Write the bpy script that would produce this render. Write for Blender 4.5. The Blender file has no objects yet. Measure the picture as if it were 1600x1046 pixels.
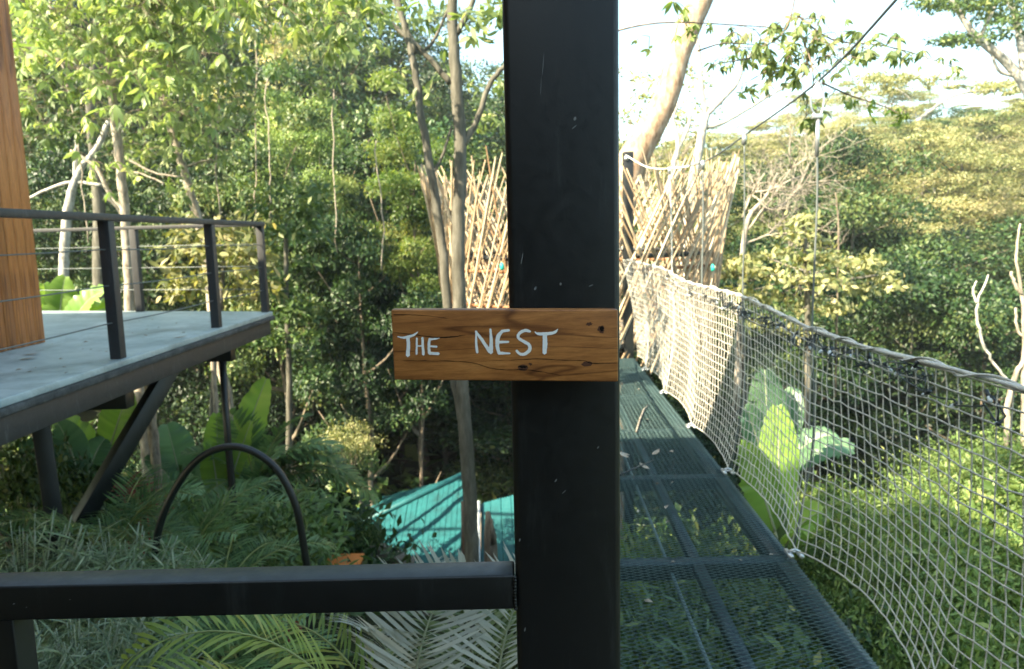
import bpy, math, random
import numpy as np
from mathutils import Vector, Matrix

# ------------------------------------------------------------------ camera, world, sun, exposure
scene = bpy.context.scene
EYE = 1.6
FPX, PITCH, ROLL = 1150.0, math.radians(7.7), math.radians(1.3)
_F = np.array([0, math.cos(PITCH), -math.sin(PITCH)])
_R0 = np.array([1.0, 0, 0]); _U0 = np.array([0, math.sin(PITCH), math.cos(PITCH)])
_R = math.cos(ROLL)*_R0 - math.sin(ROLL)*_U0
_U = math.sin(ROLL)*_R0 + math.cos(ROLL)*_U0
cam_d = bpy.data.cameras.new('camera'); cam = bpy.data.objects.new('camera', cam_d)
scene.collection.objects.link(cam); scene.camera = cam
cam_d.sensor_width = 36.0; cam_d.lens = 36.0*FPX/1600.0
cam_d.clip_start = 0.05; cam_d.clip_end = 2000
cam.matrix_world = Matrix(((_R[0], _U[0], -_F[0], 0), (_R[1], _U[1], -_F[1], 0), (_R[2], _U[2], -_F[2], EYE), (0, 0, 0, 1)))
cam_d.dof.use_dof = True; cam_d.dof.focus_distance = 1.15; cam_d.dof.aperture_fstop = 8.0

SUN_DIR = np.array([-0.60, -0.46, 0.60]); SUN_DIR /= np.linalg.norm(SUN_DIR)
world = bpy.data.worlds.new('World'); scene.world = world; world.use_nodes = True
wn = world.node_tree; bg = wn.nodes['Background']
sky = wn.nodes.new('ShaderNodeTexSky'); sky.sky_type = 'NISHITA'; sky.sun_disc = False
sky.sun_elevation = math.asin(SUN_DIR[2]); sky.sun_rotation = math.atan2(SUN_DIR[0], SUN_DIR[1])
sky.altitude = 300; sky.dust_density = 2.5; sky.air_density = 1.0
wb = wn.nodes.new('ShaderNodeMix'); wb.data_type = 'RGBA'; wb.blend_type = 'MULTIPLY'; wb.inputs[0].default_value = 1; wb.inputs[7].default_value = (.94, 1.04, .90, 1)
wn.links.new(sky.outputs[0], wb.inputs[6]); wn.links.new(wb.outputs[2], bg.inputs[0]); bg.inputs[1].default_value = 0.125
sun_d = bpy.data.lights.new('sun', 'SUN'); sun_d.energy = 5.0; sun_d.angle = math.radians(0.53); sun_d.color = (1.0, 0.86, 0.62)
sun = bpy.data.objects.new('sun', sun_d); scene.collection.objects.link(sun)
sun.rotation_euler = Vector(SUN_DIR).to_track_quat('Z', 'Y').to_euler(); sun.location = (-20, -16, 25)
vs = scene.view_settings
vs.view_transform = 'Standard'; vs.look = 'None'; vs.gamma = 1.0; vs.use_curve_mapping = False
vs.exposure = 2.3
scene.render.engine = 'CYCLES'
scene.render.resolution_x = 1024; scene.render.resolution_y = 669
scene.cycles.max_bounces = 8; scene.cycles.transparent_max_bounces = 8

C = scene.collection
RNG = np.random.default_rng(11)

# ------------------------------------------------------------------ helpers
def ray(x, y): return _F + _R*(x-800)/FPX + _U*(523-y)/FPX
def P(x, y, Y):
    d = ray(x, y); v = d*Y/d[1]; v[2] += EYE; return v
def Pz(x, y, z):
    d = ray(x, y); v = d*(z-EYE)/d[2]; v[2] += EYE; return v
def nrm(v):
    v = np.asarray(v, float); n = np.linalg.norm(v, axis=-1, keepdims=True); return v/np.maximum(n, 1e-9)

class MB:
    """collects vertices and faces with numpy and links them as one mesh"""
    def __init__(s): s.v = []; s.f3 = []; s.f4 = []; s.r = []; s.n = 0
    def add(s, v, f4=None, f3=None, rnd=None):
        v = np.asarray(v, float).reshape(-1, 3)
        if f4 is not None and len(f4): s.f4.append(np.asarray(f4, int).reshape(-1, 4)+s.n)
        if f3 is not None and len(f3): s.f3.append(np.asarray(f3, int).reshape(-1, 3)+s.n)
        s.v.append(v)
        if rnd is None: rnd = 0.5
        s.r.append(np.broadcast_to(np.asarray(rnd, float), (len(v),)).copy())
        s.n += len(v)
    def box(s, c, size, M=None, rnd=.5):
        k = np.array([[x, y, z] for x in (-.5, .5) for y in (-.5, .5) for z in (-.5, .5)])*np.asarray(size, float)
        if M is not None: k = k @ np.asarray(M, float).T
        k = k+np.asarray(c, float)
        s.add(k, [[0, 1, 3, 2], [4, 6, 7, 5], [0, 4, 5, 1], [2, 3, 7, 6], [0, 2, 6, 4], [1, 5, 7, 3]], rnd=rnd)
    def beam(s, a, b, w, h, up=(0, 0, 1), rnd=.5):
        a = np.asarray(a, float); b = np.asarray(b, float); d = nrm(b-a)
        x = nrm(np.cross(d, up)); z = np.cross(x, d)
        M = np.stack([x, d, z], 1)
        s.box((a+b)/2, (w, np.linalg.norm(b-a), h), M, rnd)
    def tube(s, pts, rad, n=8, cap=True, rnd=.5):
        pts = np.asarray(pts, float); m = len(pts)
        rad = np.broadcast_to(np.asarray(rad, float), (m,))
        t = np.empty_like(pts); t[1:-1] = pts[2:]-pts[:-2]; t[0] = pts[1]-pts[0]; t[-1] = pts[-1]-pts[-2]
        t = nrm(t)
        ref = np.array([0, 0, 1.]) if abs(t[0][2]) < .9 else np.array([1., 0, 0])
        x = nrm(np.cross(t[0], ref)); X = [x]
        for i in range(1, m):
            x = nrm(x-t[i]*np.dot(x, t[i])); X.append(x)
        X = np.array(X); Yv = np.cross(t, X)
        a = np.arange(n)*2*np.pi/n
        v = pts[:, None]+rad[:, None, None]*(X[:, None]*np.cos(a)[None, :, None]+Yv[:, None]*np.sin(a)[None, :, None])
        i = np.arange(m-1)[:, None]*n; j = np.arange(n)[None]; j2 = (j+1) % n
        f = np.stack([i+j, i+j2, i+n+j2, i+n+j], -1).reshape(-1, 4)
        f3 = []
        v = v.reshape(-1, 3)
        if cap:
            v = np.concatenate([v, pts[:1], pts[-1:]]); k = m*n
            for q in range(n):
                f3.append([k, (q+1) % n, q]); f3.append([k+1, (m-1)*n+q, (m-1)*n+(q+1) % n])
        s.add(v, f, f3, rnd)
    def leaves(s, p, d, nn, L, W, rnd, fold=.25, droop=.0, mid=.4):
        """kite leaves: p base, d direction, nn normal; two folded triangles each"""
        d = nrm(d); nn = nrm(nn-d*np.sum(nn*d, 1, keepdims=True)); x = np.cross(d, nn)
        L = np.asarray(L)[:, None]; W = np.asarray(W)[:, None]
        a = p; b = p+d*L-nn*L*droop
        m = p+d*L*mid-nn*L*droop*.15
        l = m+x*W*.5+nn*W*fold; r = m-x*W*.5+nn*W*fold
        v = np.stack([a, l, b, r], 1).reshape(-1, 3)
        i = np.arange(len(p))[:, None]*4
        f = np.concatenate([i+np.array([[0, 2, 1]]), i+np.array([[0, 3, 2]])])
        s.add(v, None, f, np.repeat(rnd, 4))
    def leaves6(s, p, d, nn, L, W, rnd, droop=.3):
        """longer leaves: six points, bent along their length"""
        d = nrm(d); nn = nrm(nn-d*np.sum(nn*d, 1, keepdims=True)); x = np.cross(d, nn)
        L = np.asarray(L)[:, None]; W = np.asarray(W)[:, None]
        def at(t): return p+d*L*t-nn*L*droop*t*t
        l1 = at(.3)+x*W*.42; r1 = at(.3)-x*W*.42; l2 = at(.65)+x*W*.45; r2 = at(.65)-x*W*.45; tip = at(1.)
        v = np.stack([p, l1, l2, tip, r2, r1], 1).reshape(-1, 3)
        i = np.arange(len(p))[:, None]*6
        s.add(v, np.concatenate([i+np.array([[1, 5, 4, 2]])]), np.concatenate([i+np.array([[0, 5, 1]]), i+np.array([[2, 4, 3]])]), np.repeat(rnd, 6))
    def mesh(s, name, mat, smooth=False):
        me = bpy.data.meshes.new(name)
        v = np.concatenate(s.v); f3 = np.concatenate(s.f3) if s.f3 else np.zeros((0, 3), int)
        f4 = np.concatenate(s.f4) if s.f4 else np.zeros((0, 4), int)
        me.vertices.add(len(v)); me.vertices.foreach_set('co', v.astype(np.float32).ravel())
        loops = np.concatenate([f3.ravel(), f4.ravel()]).astype(np.int32)
        me.loops.add(len(loops)); me.loops.foreach_set('vertex_index', loops)
        nf = len(f3)+len(f4); me.polygons.add(nf)
        st = np.concatenate([np.arange(len(f3))*3, len(f3)*3+np.arange(len(f4))*4]).astype(np.int32)
        me.polygons.foreach_set('loop_start', st)
        me.polygons.foreach_set('loop_total', np.concatenate([np.full(len(f3), 3), np.full(len(f4), 4)]).astype(np.int32))
        if smooth: me.polygons.foreach_set('use_smooth', np.ones(nf, bool))
        at = me.attributes.new('rnd', 'FLOAT', 'POINT'); at.data.foreach_set('value', np.concatenate(s.r).astype(np.float32))
        me.update(calc_edges=True); me.validate()
        me.materials.append(mat)
        return me
    def build(s, name, mat, parent=None, smooth=False, origin=None):
        if origin is not None: s.v = [a-np.asarray(origin) for a in s.v]
        o = bpy.data.objects.new(name, s.mesh(name, mat, smooth)); C.objects.link(o)
        if origin is not None: o.location = origin
        if parent is not None: o.parent = parent
        return o

def link(name, me, parent=None, loc=(0, 0, 0), rot=None, scale=None):
    o = bpy.data.objects.new(name, me); C.objects.link(o); o.location = loc
    if rot is not None: o.rotation_euler = rot
    if scale is not None: o.scale = scale
    if parent is not None: o.parent = parent
    return o
def empty(name, loc=(0, 0, 0), rz=0):
    o = bpy.data.objects.new(name, None); C.objects.link(o); o.location = loc; o.rotation_euler = (0, 0, rz)
    o.empty_display_size = .1; return o
def tag(o, label=None, cat=None, group=None, kind=None):
    if label: o['label'] = label
    if cat: o['category'] = cat
    if group: o['group'] = group
    if kind: o['kind'] = kind
    return o
def bevel(o, w, seg=2):
    m = o.modifiers.new('bevel', 'BEVEL'); m.width = w; m.segments = seg; m.limit_method = 'ANGLE'; return o
def smooth_path(pts, n=6):
    pts = np.asarray(pts, float); out = []
    q = np.concatenate([[2*pts[0]-pts[1]], pts, [2*pts[-1]-pts[-2]]])
    for i in range(1, len(q)-2):
        for k in range(n):
            t = k/n
            out.append(.5*((2*q[i])+(-q[i-1]+q[i+1])*t+(2*q[i-1]-5*q[i]+4*q[i+1]-q[i+2])*t*t+(-q[i-1]+3*q[i]-3*q[i+1]+q[i+2])*t**3))
    out.append(pts[-1]); return np.array(out)
def rad_path(r, n):  # radii interpolated to the smoothed path
    r = np.asarray(r, float); return np.interp(np.linspace(0, len(r)-1, (len(r)-1)*n+1), np.arange(len(r)), r)

# ------------------------------------------------------------------ materials
def base_mat(name, rough=.6, metal=0., spec=.5):
    m = bpy.data.materials.new(name); m.use_nodes = True
    b = m.node_tree.nodes['Principled BSDF']
    b.inputs['Roughness'].default_value = rough; b.inputs['Metallic'].default_value = metal
    b.inputs['Specular IOR Level'].default_value = spec
    return m, m.node_tree, b
def ramp(nt, cols, pos=None):
    r = nt.nodes.new('ShaderNodeValToRGB'); e = r.color_ramp.elements
    pos = pos or [i/(len(cols)-1) for i in range(len(cols))]
    while len(e) < len(cols): e.new(.5)
    for k, (c, p) in enumerate(zip(cols, pos)): e[k].position = p; e[k].color = (*c, 1)
    return r
def noise(nt, scale, detail=5, rough=.6, vec=None, mapscale=None):
    n = nt.nodes.new('ShaderNodeTexNoise'); n.inputs['Scale'].default_value = scale
    n.inputs['Detail'].default_value = detail; n.inputs['Roughness'].default_value = rough
    tc = nt.nodes.new('ShaderNodeTexCoord')
    if mapscale:
        mp = nt.nodes.new('ShaderNodeMapping'); mp.inputs['Scale'].default_value = mapscale
        nt.links.new(tc.outputs['Object'], mp.inputs[0]); nt.links.new(mp.outputs[0], n.inputs[0])
    else: nt.links.new(tc.outputs['Object'], n.inputs[0])
    return n
def add_bump(nt, b, src, strength=.3, dist=.002):
    bp = nt.nodes.new('ShaderNodeBump'); bp.inputs['Strength'].default_value = strength; bp.inputs['Distance'].default_value = dist
    nt.links.new(src, bp.inputs['Height']); nt.links.new(bp.outputs[0], b.inputs['Normal'])
def leaf_mat(name, cols, trans=.35, rough=.45, tcol=None):
    m, nt, b = base_mat(name, rough, 0, .35)
    at = nt.nodes.new('ShaderNodeAttribute'); at.attribute_name = 'rnd'
    r = ramp(nt, cols); nt.links.new(at.outputs['Fac'], r.inputs[0])
    oi = nt.nodes.new('ShaderNodeObjectInfo')
    mr = nt.nodes.new('ShaderNodeMapRange'); mr.inputs[3].default_value = .8; mr.inputs[4].default_value = 1.2
    nt.links.new(oi.outputs['Random'], mr.inputs[0])
    hs = nt.nodes.new('ShaderNodeHueSaturation'); nt.links.new(r.outputs[0], hs.inputs['Color']); nt.links.new(mr.outputs[0], hs.inputs['Value'])
    nt.links.new(hs.outputs[0], b.inputs['Base Color'])
    t = nt.nodes.new('ShaderNodeBsdfTranslucent'); mx = nt.nodes.new('ShaderNodeMixShader'); mx.inputs[0].default_value = trans
    g = nt.nodes.new('ShaderNodeMix'); g.data_type = 'RGBA'; g.blend_type = 'MULTIPLY'; g.inputs[0].default_value = 1
    nt.links.new(hs.outputs[0], g.inputs[6]); g.inputs[7].default_value = tcol or (1.9, 1.8, .7, 1)
    nt.links.new(g.outputs[2], t.inputs[0])
    nt.links.new(b.outputs[0], mx.inputs[1]); nt.links.new(t.outputs[0], mx.inputs[2])
    nt.links.new(mx.outputs[0], nt.nodes['Material Output'].inputs[0])
    return m
L_DARK = leaf_mat('leaf_dark', [(.010, .024, .009), (.020, .048, .015), (.040, .080, .022), (.11, .14, .04)], .15)  # darkened to put forest and valley shade into the leaf colour
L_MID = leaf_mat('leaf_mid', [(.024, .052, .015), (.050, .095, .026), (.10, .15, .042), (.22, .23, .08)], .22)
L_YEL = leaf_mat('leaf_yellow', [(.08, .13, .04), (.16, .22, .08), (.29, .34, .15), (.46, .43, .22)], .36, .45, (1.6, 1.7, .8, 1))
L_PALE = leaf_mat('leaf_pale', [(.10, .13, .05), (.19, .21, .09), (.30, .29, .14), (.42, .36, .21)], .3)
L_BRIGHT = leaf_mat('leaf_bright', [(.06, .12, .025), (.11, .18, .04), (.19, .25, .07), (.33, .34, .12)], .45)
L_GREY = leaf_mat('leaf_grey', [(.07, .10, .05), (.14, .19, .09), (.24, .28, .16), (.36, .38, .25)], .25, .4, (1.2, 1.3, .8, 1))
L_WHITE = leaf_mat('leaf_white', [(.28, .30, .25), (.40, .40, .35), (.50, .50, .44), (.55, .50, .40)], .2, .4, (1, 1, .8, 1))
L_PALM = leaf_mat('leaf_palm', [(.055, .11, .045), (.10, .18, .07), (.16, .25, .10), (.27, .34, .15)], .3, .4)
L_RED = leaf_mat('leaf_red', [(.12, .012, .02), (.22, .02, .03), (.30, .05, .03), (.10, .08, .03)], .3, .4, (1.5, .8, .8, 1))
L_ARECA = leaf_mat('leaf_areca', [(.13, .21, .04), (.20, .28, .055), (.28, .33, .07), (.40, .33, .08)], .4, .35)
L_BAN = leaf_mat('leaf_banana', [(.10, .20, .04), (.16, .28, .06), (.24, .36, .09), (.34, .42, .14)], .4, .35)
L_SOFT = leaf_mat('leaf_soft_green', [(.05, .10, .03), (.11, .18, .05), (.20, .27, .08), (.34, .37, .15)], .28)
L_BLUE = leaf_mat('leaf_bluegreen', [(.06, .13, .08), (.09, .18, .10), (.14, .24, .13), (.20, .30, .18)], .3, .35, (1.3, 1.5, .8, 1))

def bark_mat(name, c0, c1, c2, sc=(6, 6, 1.2)):
    m, nt, b = base_mat(name, .85, 0, .2)
    n = noise(nt, 3, 8, .7, mapscale=sc); r = ramp(nt, [c0, c1, c2], [.3, .5, .7])
    nt.links.new(n.outputs[0], r.inputs[0]); nt.links.new(r.outputs[0], b.inputs['Base Color'])
    add_bump(nt, b, n.outputs[0], .6, .02); return m
BARK = bark_mat('bark_brown', (.07, .055, .04), (.17, .135, .10), (.28, .24, .18))
BARK_G = bark_mat('bark_grey', (.05, .047, .037), (.10, .095, .075), (.18, .17, .14))
BARK_W = bark_mat('bark_white', (.10, .095, .08), (.36, .345, .31), (.56, .54, .50), (5, 5, 2.6))
BARK_T = bark_mat('bark_tan', (.10, .055, .03), (.34, .24, .16), (.52, .43, .34), (3, 3, 1.2))
BARK_D = bark_mat('bark_dry', (.10, .08, .06), (.30, .26, .21), (.46, .41, .33), (7, 7, 2.2))

def paint_mat(name, c, rough=.42, dust=(.10, .11, .11), metal=0.0):
    m, nt, b = base_mat(name, rough, metal, .5)
    n = noise(nt, 9, 9, .75); r = ramp(nt, [c, tuple(x*1.35 for x in c), dust], [.35, .66, .95])
    nt.links.new(n.outputs[0], r.inputs[0]); nt.links.new(r.outputs[0], b.inputs['Base Color'])
    n2 = noise(nt, 55, 4, .6); mr = nt.nodes.new('ShaderNodeMapRange'); mr.inputs[3].default_value = rough-.08; mr.inputs[4].default_value = rough+.22
    nt.links.new(n2.outputs[0], mr.inputs[0]); nt.links.new(mr.outputs[0], b.inputs['Roughness'])
    sd = noise(nt, 1, 8, .75, mapscale=(26, 26, 3.5)); sr = ramp(nt, [(0, 0, 0), (1, 1, 1)], [.56, .80]); nt.links.new(sd.outputs[0], sr.inputs[0])
    mx = nt.nodes.new('ShaderNodeMix'); mx.data_type = 'RGBA'; nt.links.new(sr.outputs[0], mx.inputs[0]); nt.links.new(r.outputs[0], mx.inputs[6]); mx.inputs[7].default_value = (*dust, 1); nt.links.new(mx.outputs[2], b.inputs['Base Color'])
    n3 = noise(nt, 260, 3, .6); add_bump(nt, b, n3.outputs[0], .12, .0008); return m
STEEL = paint_mat('painted_black_steel', (.0045, .0058, .0056), .36, (.030, .034, .033))
STEEL_G = paint_mat('painted_charcoal_steel', (.022, .023, .024), .5)
STEEL_T = paint_mat('painted_bridge_steel', (.014, .032, .035), .34)
STEEL_M = paint_mat('deck_steel_sky_tint', (.12, .185, .185), .32, (.24, .28, .27))  # lighter teal puts the sky's reflection into the deck mesh colour
CHIP, nt, b = base_mat('chipped_paint', .6); b.inputs['Base Color'].default_value = (.16, .17, .17, 1)
GALV, nt, b = base_mat('galvanised_metal', .35, .8); b.inputs['Base Color'].default_value = (.55, .58, .60, 1)
CABLE, nt, b = base_mat('steel_cable', .45, .5); b.inputs['Base Color'].default_value = (.13, .15, .155, 1)
HANG, nt, b = base_mat('hanger_wire', .5, .3); b.inputs['Base Color'].default_value = (.14, .16, .155, 1)
BLACKP, nt, b = base_mat('black_plastic', .4); b.inputs['Base Color'].default_value = (.012, .018, .022, 1)
BULB, nt, b = base_mat('clear_bulb', .15); b.inputs['Base Color'].default_value = (.55, .60, .62, 1)
HOLE, nt, b = base_mat('dark_hole', .9, 0, .1); b.inputs['Base Color'].default_value = (.012, .009, .007, 1)
KNOT, nt, b = base_mat('wood_knot', .6); b.inputs['Base Color'].default_value = (.085, .028, .010, 1)
RUST, nt, b = base_mat('rusty_hoop', .7); b.inputs['Base Color'].default_value = (.26, .11, .045, 1)
ROPE = bark_mat('rope_fibre', (.46, .45, .40), (.64, .62, .56), (.76, .75, .69), (90, 90, 90))
NETM = bark_mat('net_cord_fibre', (.44, .41, .34), (.60, .57, .49), (.72, .69, .61), (60, 60, 60))
LETTER, nt, b = base_mat('white_brush_paint', .5)
n = noise(nt, 70, 5, .7, mapscale=(1, 1, 2.5)); r = ramp(nt, [(.74, .74, .70), (.90, .90, .87)], [.22, .48]); nt.links.new(n.outputs[0], r.inputs[0]); nt.links.new(r.outputs[0], b.inputs['Base Color'])

def wood_mat(name, cols, sc, bands=(0, 0, 0), rough=.42, distort=1.5, tone=.25):
    m, nt, b = base_mat(name, rough, 0, .4)
    n = noise(nt, 1.0, 10, .68, mapscale=sc); n.inputs['Distortion'].default_value = distort
    r = ramp(nt, cols, [.22, .44, .60, .80]); nt.links.new(n.outputs[0], r.inputs[0])
    # fine dark pores along the grain
    n2 = noise(nt, 1.0, 4, .8, mapscale=tuple(a*7 for a in sc))
    r2 = ramp(nt, [(.45, .40, .36), (1, 1, 1)], [.36, .56]); nt.links.new(n2.outputs[0], r2.inputs[0])
    # a few long cracks
    n3 = noise(nt, 1.0, 2, .5, mapscale=tuple(a*.55 for a in sc)); n3.inputs['Distortion'].default_value = .6
    r3 = ramp(nt, [(1, 1, 1), (.28, .20, .16), (1, 1, 1)], [.487, .5, .513]); nt.links.new(n3.outputs[0], r3.inputs[0])
    m1 = nt.nodes.new('ShaderNodeMix'); m1.data_type = 'RGBA'; m1.blend_type = 'MULTIPLY'; m1.inputs[0].default_value = .55
    m2 = nt.nodes.new('ShaderNodeMix'); m2.data_type = 'RGBA'; m2.blend_type = 'MULTIPLY'; m2.inputs[0].default_value = .8
    nt.links.new(r.outputs[0], m1.inputs[6]); nt.links.new(r2.outputs[0], m1.inputs[7])
    nt.links.new(m1.outputs[2], m2.inputs[6]); nt.links.new(r3.outputs[0], m2.inputs[7])
    oi = nt.nodes.new('ShaderNodeObjectInfo'); mr = nt.nodes.new('ShaderNodeMapRange'); mr.inputs[3].default_value = 1-tone; mr.inputs[4].default_value = 1+tone
    nt.links.new(oi.outputs['Random'], mr.inputs[0])
    hs = nt.nodes.new('ShaderNodeHueSaturation'); nt.links.new(m2.outputs[2], hs.inputs['Color']); nt.links.new(mr.outputs[0], hs.inputs['Value'])
    nt.links.new(hs.outputs[0], b.inputs['Base Color']); add_bump(nt, b, n2.outputs[0], .25, .0006); return m
SIGNW = wood_mat('varnished_sign_wood', [(.17, .062, .016), (.36, .138, .036), (.50, .205, .055), (.62, .29, .09)], (3.2, 30, 34), tone=.02)
PLANKW = wood_mat('varnished_wall_wood', [(.24, .075, .020), (.42, .15, .040), (.54, .21, .06), (.62, .28, .09)], (14, 14, .9), tone=.16, rough=.5)
DARKW = wood_mat('dark_roof_wood', [(.05, .03, .02), (.10, .06, .04), (.15, .09, .06), (.20, .13, .09)], (14, 1.2, 14), tone=.15, rough=.6)
BAMBOO, nt, b = base_mat('split_bamboo', .5, 0, .4)
oi = nt.nodes.new('ShaderNodeObjectInfo'); r = ramp(nt, [(.24, .15, .08), (.40, .30, .185), (.54, .43, .29), (.62, .53, .40)], [0, .2, .6, 1]); nt.links.new(oi.outputs['Random'], r.inputs[0])
n = noise(nt, 6, 6, .7, mapscale=(10, 10, .8)); hs = nt.nodes.new('ShaderNodeHueSaturation'); mr = nt.nodes.new('ShaderNodeMapRange'); mr.inputs[3].default_value = .6; mr.inputs[4].default_value = 1.25
nt.links.new(n.outputs[0], mr.inputs[0]); nt.links.new(r.outputs[0], hs.inputs['Color']); nt.links.new(mr.outputs[0], hs.inputs['Value']); nt.links.new(hs.outputs[0], b.inputs['Base Color'])

CONC, nt, b = base_mat('smooth_concrete', .5, 0, .5)
n = noise(nt, 2.2, 10, .7); r = ramp(nt, [(.22, .28, .29), (.34, .41, .42), (.46, .52, .52)], [.3, .5, .7]); nt.links.new(n.outputs[0], r.inputs[0]); nt.links.new(r.outputs[0], b.inputs['Base Color'])  # teal cast puts the sky's reflection into the concrete colour
n4 = noise(nt, .9, 12, .8); n4.inputs['Distortion'].default_value = .8; r4 = ramp(nt, [(.45, .45, .42), (1, 1, 1), (.8, .82, .8)], [.36, .52, .8]); nt.links.new(n4.outputs[0], r4.inputs[0])
mx = nt.nodes.new('ShaderNodeMix'); mx.data_type = 'RGBA'; mx.blend_type = 'MULTIPLY'; mx.inputs[0].default_value = .8; nt.links.new(r.outputs[0], mx.inputs[6]); nt.links.new(r4.outputs[0], mx.inputs[7]); nt.links.new(mx.outputs[2], b.inputs['Base Color'])
n2 = noise(nt, 30, 6, .6); add_bump(nt, b, n2.outputs[0], .25, .004)
CONC_R, nt, b = base_mat('rough_concrete_lip', .9, 0, .2)
n = noise(nt, 7, 10, .75); r = ramp(nt, [(.025, .026, .026), (.07, .07, .068), (.15, .15, .145)], [.3, .5, .75]); nt.links.new(n.outputs[0], r.inputs[0]); nt.links.new(r.outputs[0], b.inputs['Base Color'])
add_bump(nt, b, n.outputs[0], .9, .02)
TEAL, nt, b = base_mat('teal_roof_paint', .55, 0, .4)
n = noise(nt, 3.0, 10, .8, mapscale=(1, 1, 1)); r = ramp(nt, [(.008, .028, .030), (.011, .075, .085), (.014, .108, .12), (.06, .16, .165)], [.30, .43, .58, .80]); nt.links.new(n.outputs[0], r.inputs[0]); nt.links.new(r.outputs[0], b.inputs['Base Color'])
PLASTER, nt, b = base_mat('pale_plaster', .9)
n = noise(nt, 4, 8, .7); r = ramp(nt, [(.12, .09, .07), (.32, .28, .24)], [.3, .7]); nt.links.new(n.outputs[0], r.inputs[0]); nt.links.new(r.outputs[0], b.inputs['Base Color'])
WHITE, nt, b = base_mat('white_fascia', .6); b.inputs['Base Color'].default_value = (.55, .60, .62, 1)
ORANGE, nt, b = base_mat('orange_cloth', .7); b.inputs['Base Color'].default_value = (.62, .20, .04, 1)
SOIL, nt, b = base_mat('forest_soil', .95, 0, .1)
n = noise(nt, .7, 12, .75); r = ramp(nt, [(.012, .014, .008), (.028, .034, .014), (.045, .060, .020), (.075, .065, .035)], [.3, .48, .6, .78]); nt.links.new(n.outputs[0], r.inputs[0]); nt.links.new(r.outputs[0], b.inputs['Base Color'])
add_bump(nt, b, n.outputs[0], .8, .15)

# ------------------------------------------------------------------ the ground
def sm(a, b, x):
    t = np.clip((x-a)/(b-a), 0, 1); return t*t*(3-2*t)
def G(x, y):
    x = np.asarray(x, float); y = np.asarray(y, float)
    z = -1.9-.5*sm(-3, 3, x)*1.2-4.3*sm(5, 14, y)+.27*np.clip(y-21, 0, 60)+.06*np.clip(y-81, 0, 400)
    z = z+.22*np.clip(-x-9, 0, 40)*sm(5, 20, y)
    z = z+.10*np.clip(x-30, 0, 60)
    return z+.25*np.sin(x*.7+y*.3)+.18*np.sin(y*1.1-x*.45)
mb = MB(); q = np.linspace(-1, 1, 181); gx = np.sinh(q*4)/np.sinh(4)*170; gy = 20+np.sinh(q*4)/np.sinh(4)*170
XX, YY = np.meshgrid(gx, gy, indexing='ij'); V = np.stack([XX, YY, G(XX, YY)], -1).reshape(-1, 3)
i = np.arange(180)[:, None]*181+np.arange(180)[None]
mb.add(V, np.stack([i, i+181, i+182, i+1], -1).reshape(-1, 4))
tag(mb.build('ground', SOIL, smooth=True), kind='structure')

# ------------------------------------------------------------------ the steel post, the sign and the near rail
def zbox(name, mat, x0, x1, y0, y1, z0, z1, parent=None, bv=0):
    mb = MB(); c = ((x0+x1)/2, (y0+y1)/2, (z0+z1)/2); mb.box((0, 0, 0), (x1-x0, y1-y0, z1-z0))
    o = mb.build(name, mat, parent); o.location = c
    if bv: bevel(o, bv, 3)
    return o
post = empty('steel_post', (.0725, 1.075, 0)); tag(post, 'thick black painted square steel post carrying the wooden name board', 'post')
o = zbox('shaft', STEEL, -.0755, .0762, -.075, .075, -3, 3.9, post, .009)
for k, (px, py, l, w, a) in enumerate([(848, 108, .022, .0007, .1), (845, 140, .018, .0005, .06), (898, 187, .004, .0035, .3), (896, 200, .006, .0012, .9), (815, 408, .012, .0012, .2),
        (836, 452, .004, .003, .4), (876, 445, .003, .003, 0), (922, 447, .005, .0015, 1.2), (868, 752, .004, .002, .5), (880, 770, .006, .0012, .8), (812, 845, .004, .002, .2), (934, 700, .003, .002, .6), (820, 985, .005, .002, .2)]):
    mb = MB(); p = P(px, py, 1.0); s_, c_ = math.sin(a), math.cos(a)
    pts = np.array([(-w*.5, 0), (-w*.4, l*.7), (w*.1, l), (w*.5, l*.4), (w*.3, -l*.3), (-w*.2, -l*.4)])
    v = [(x*c_+z*s_, 0, z*c_-x*s_) for x, z in pts]
    mb.add(v, [[0, 5, 4, 3], [0, 3, 2, 1]]); o = mb.build('paint_chip', CHIP, post); o.location = (p[0]-.0725, -.0754, p[2])

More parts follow.
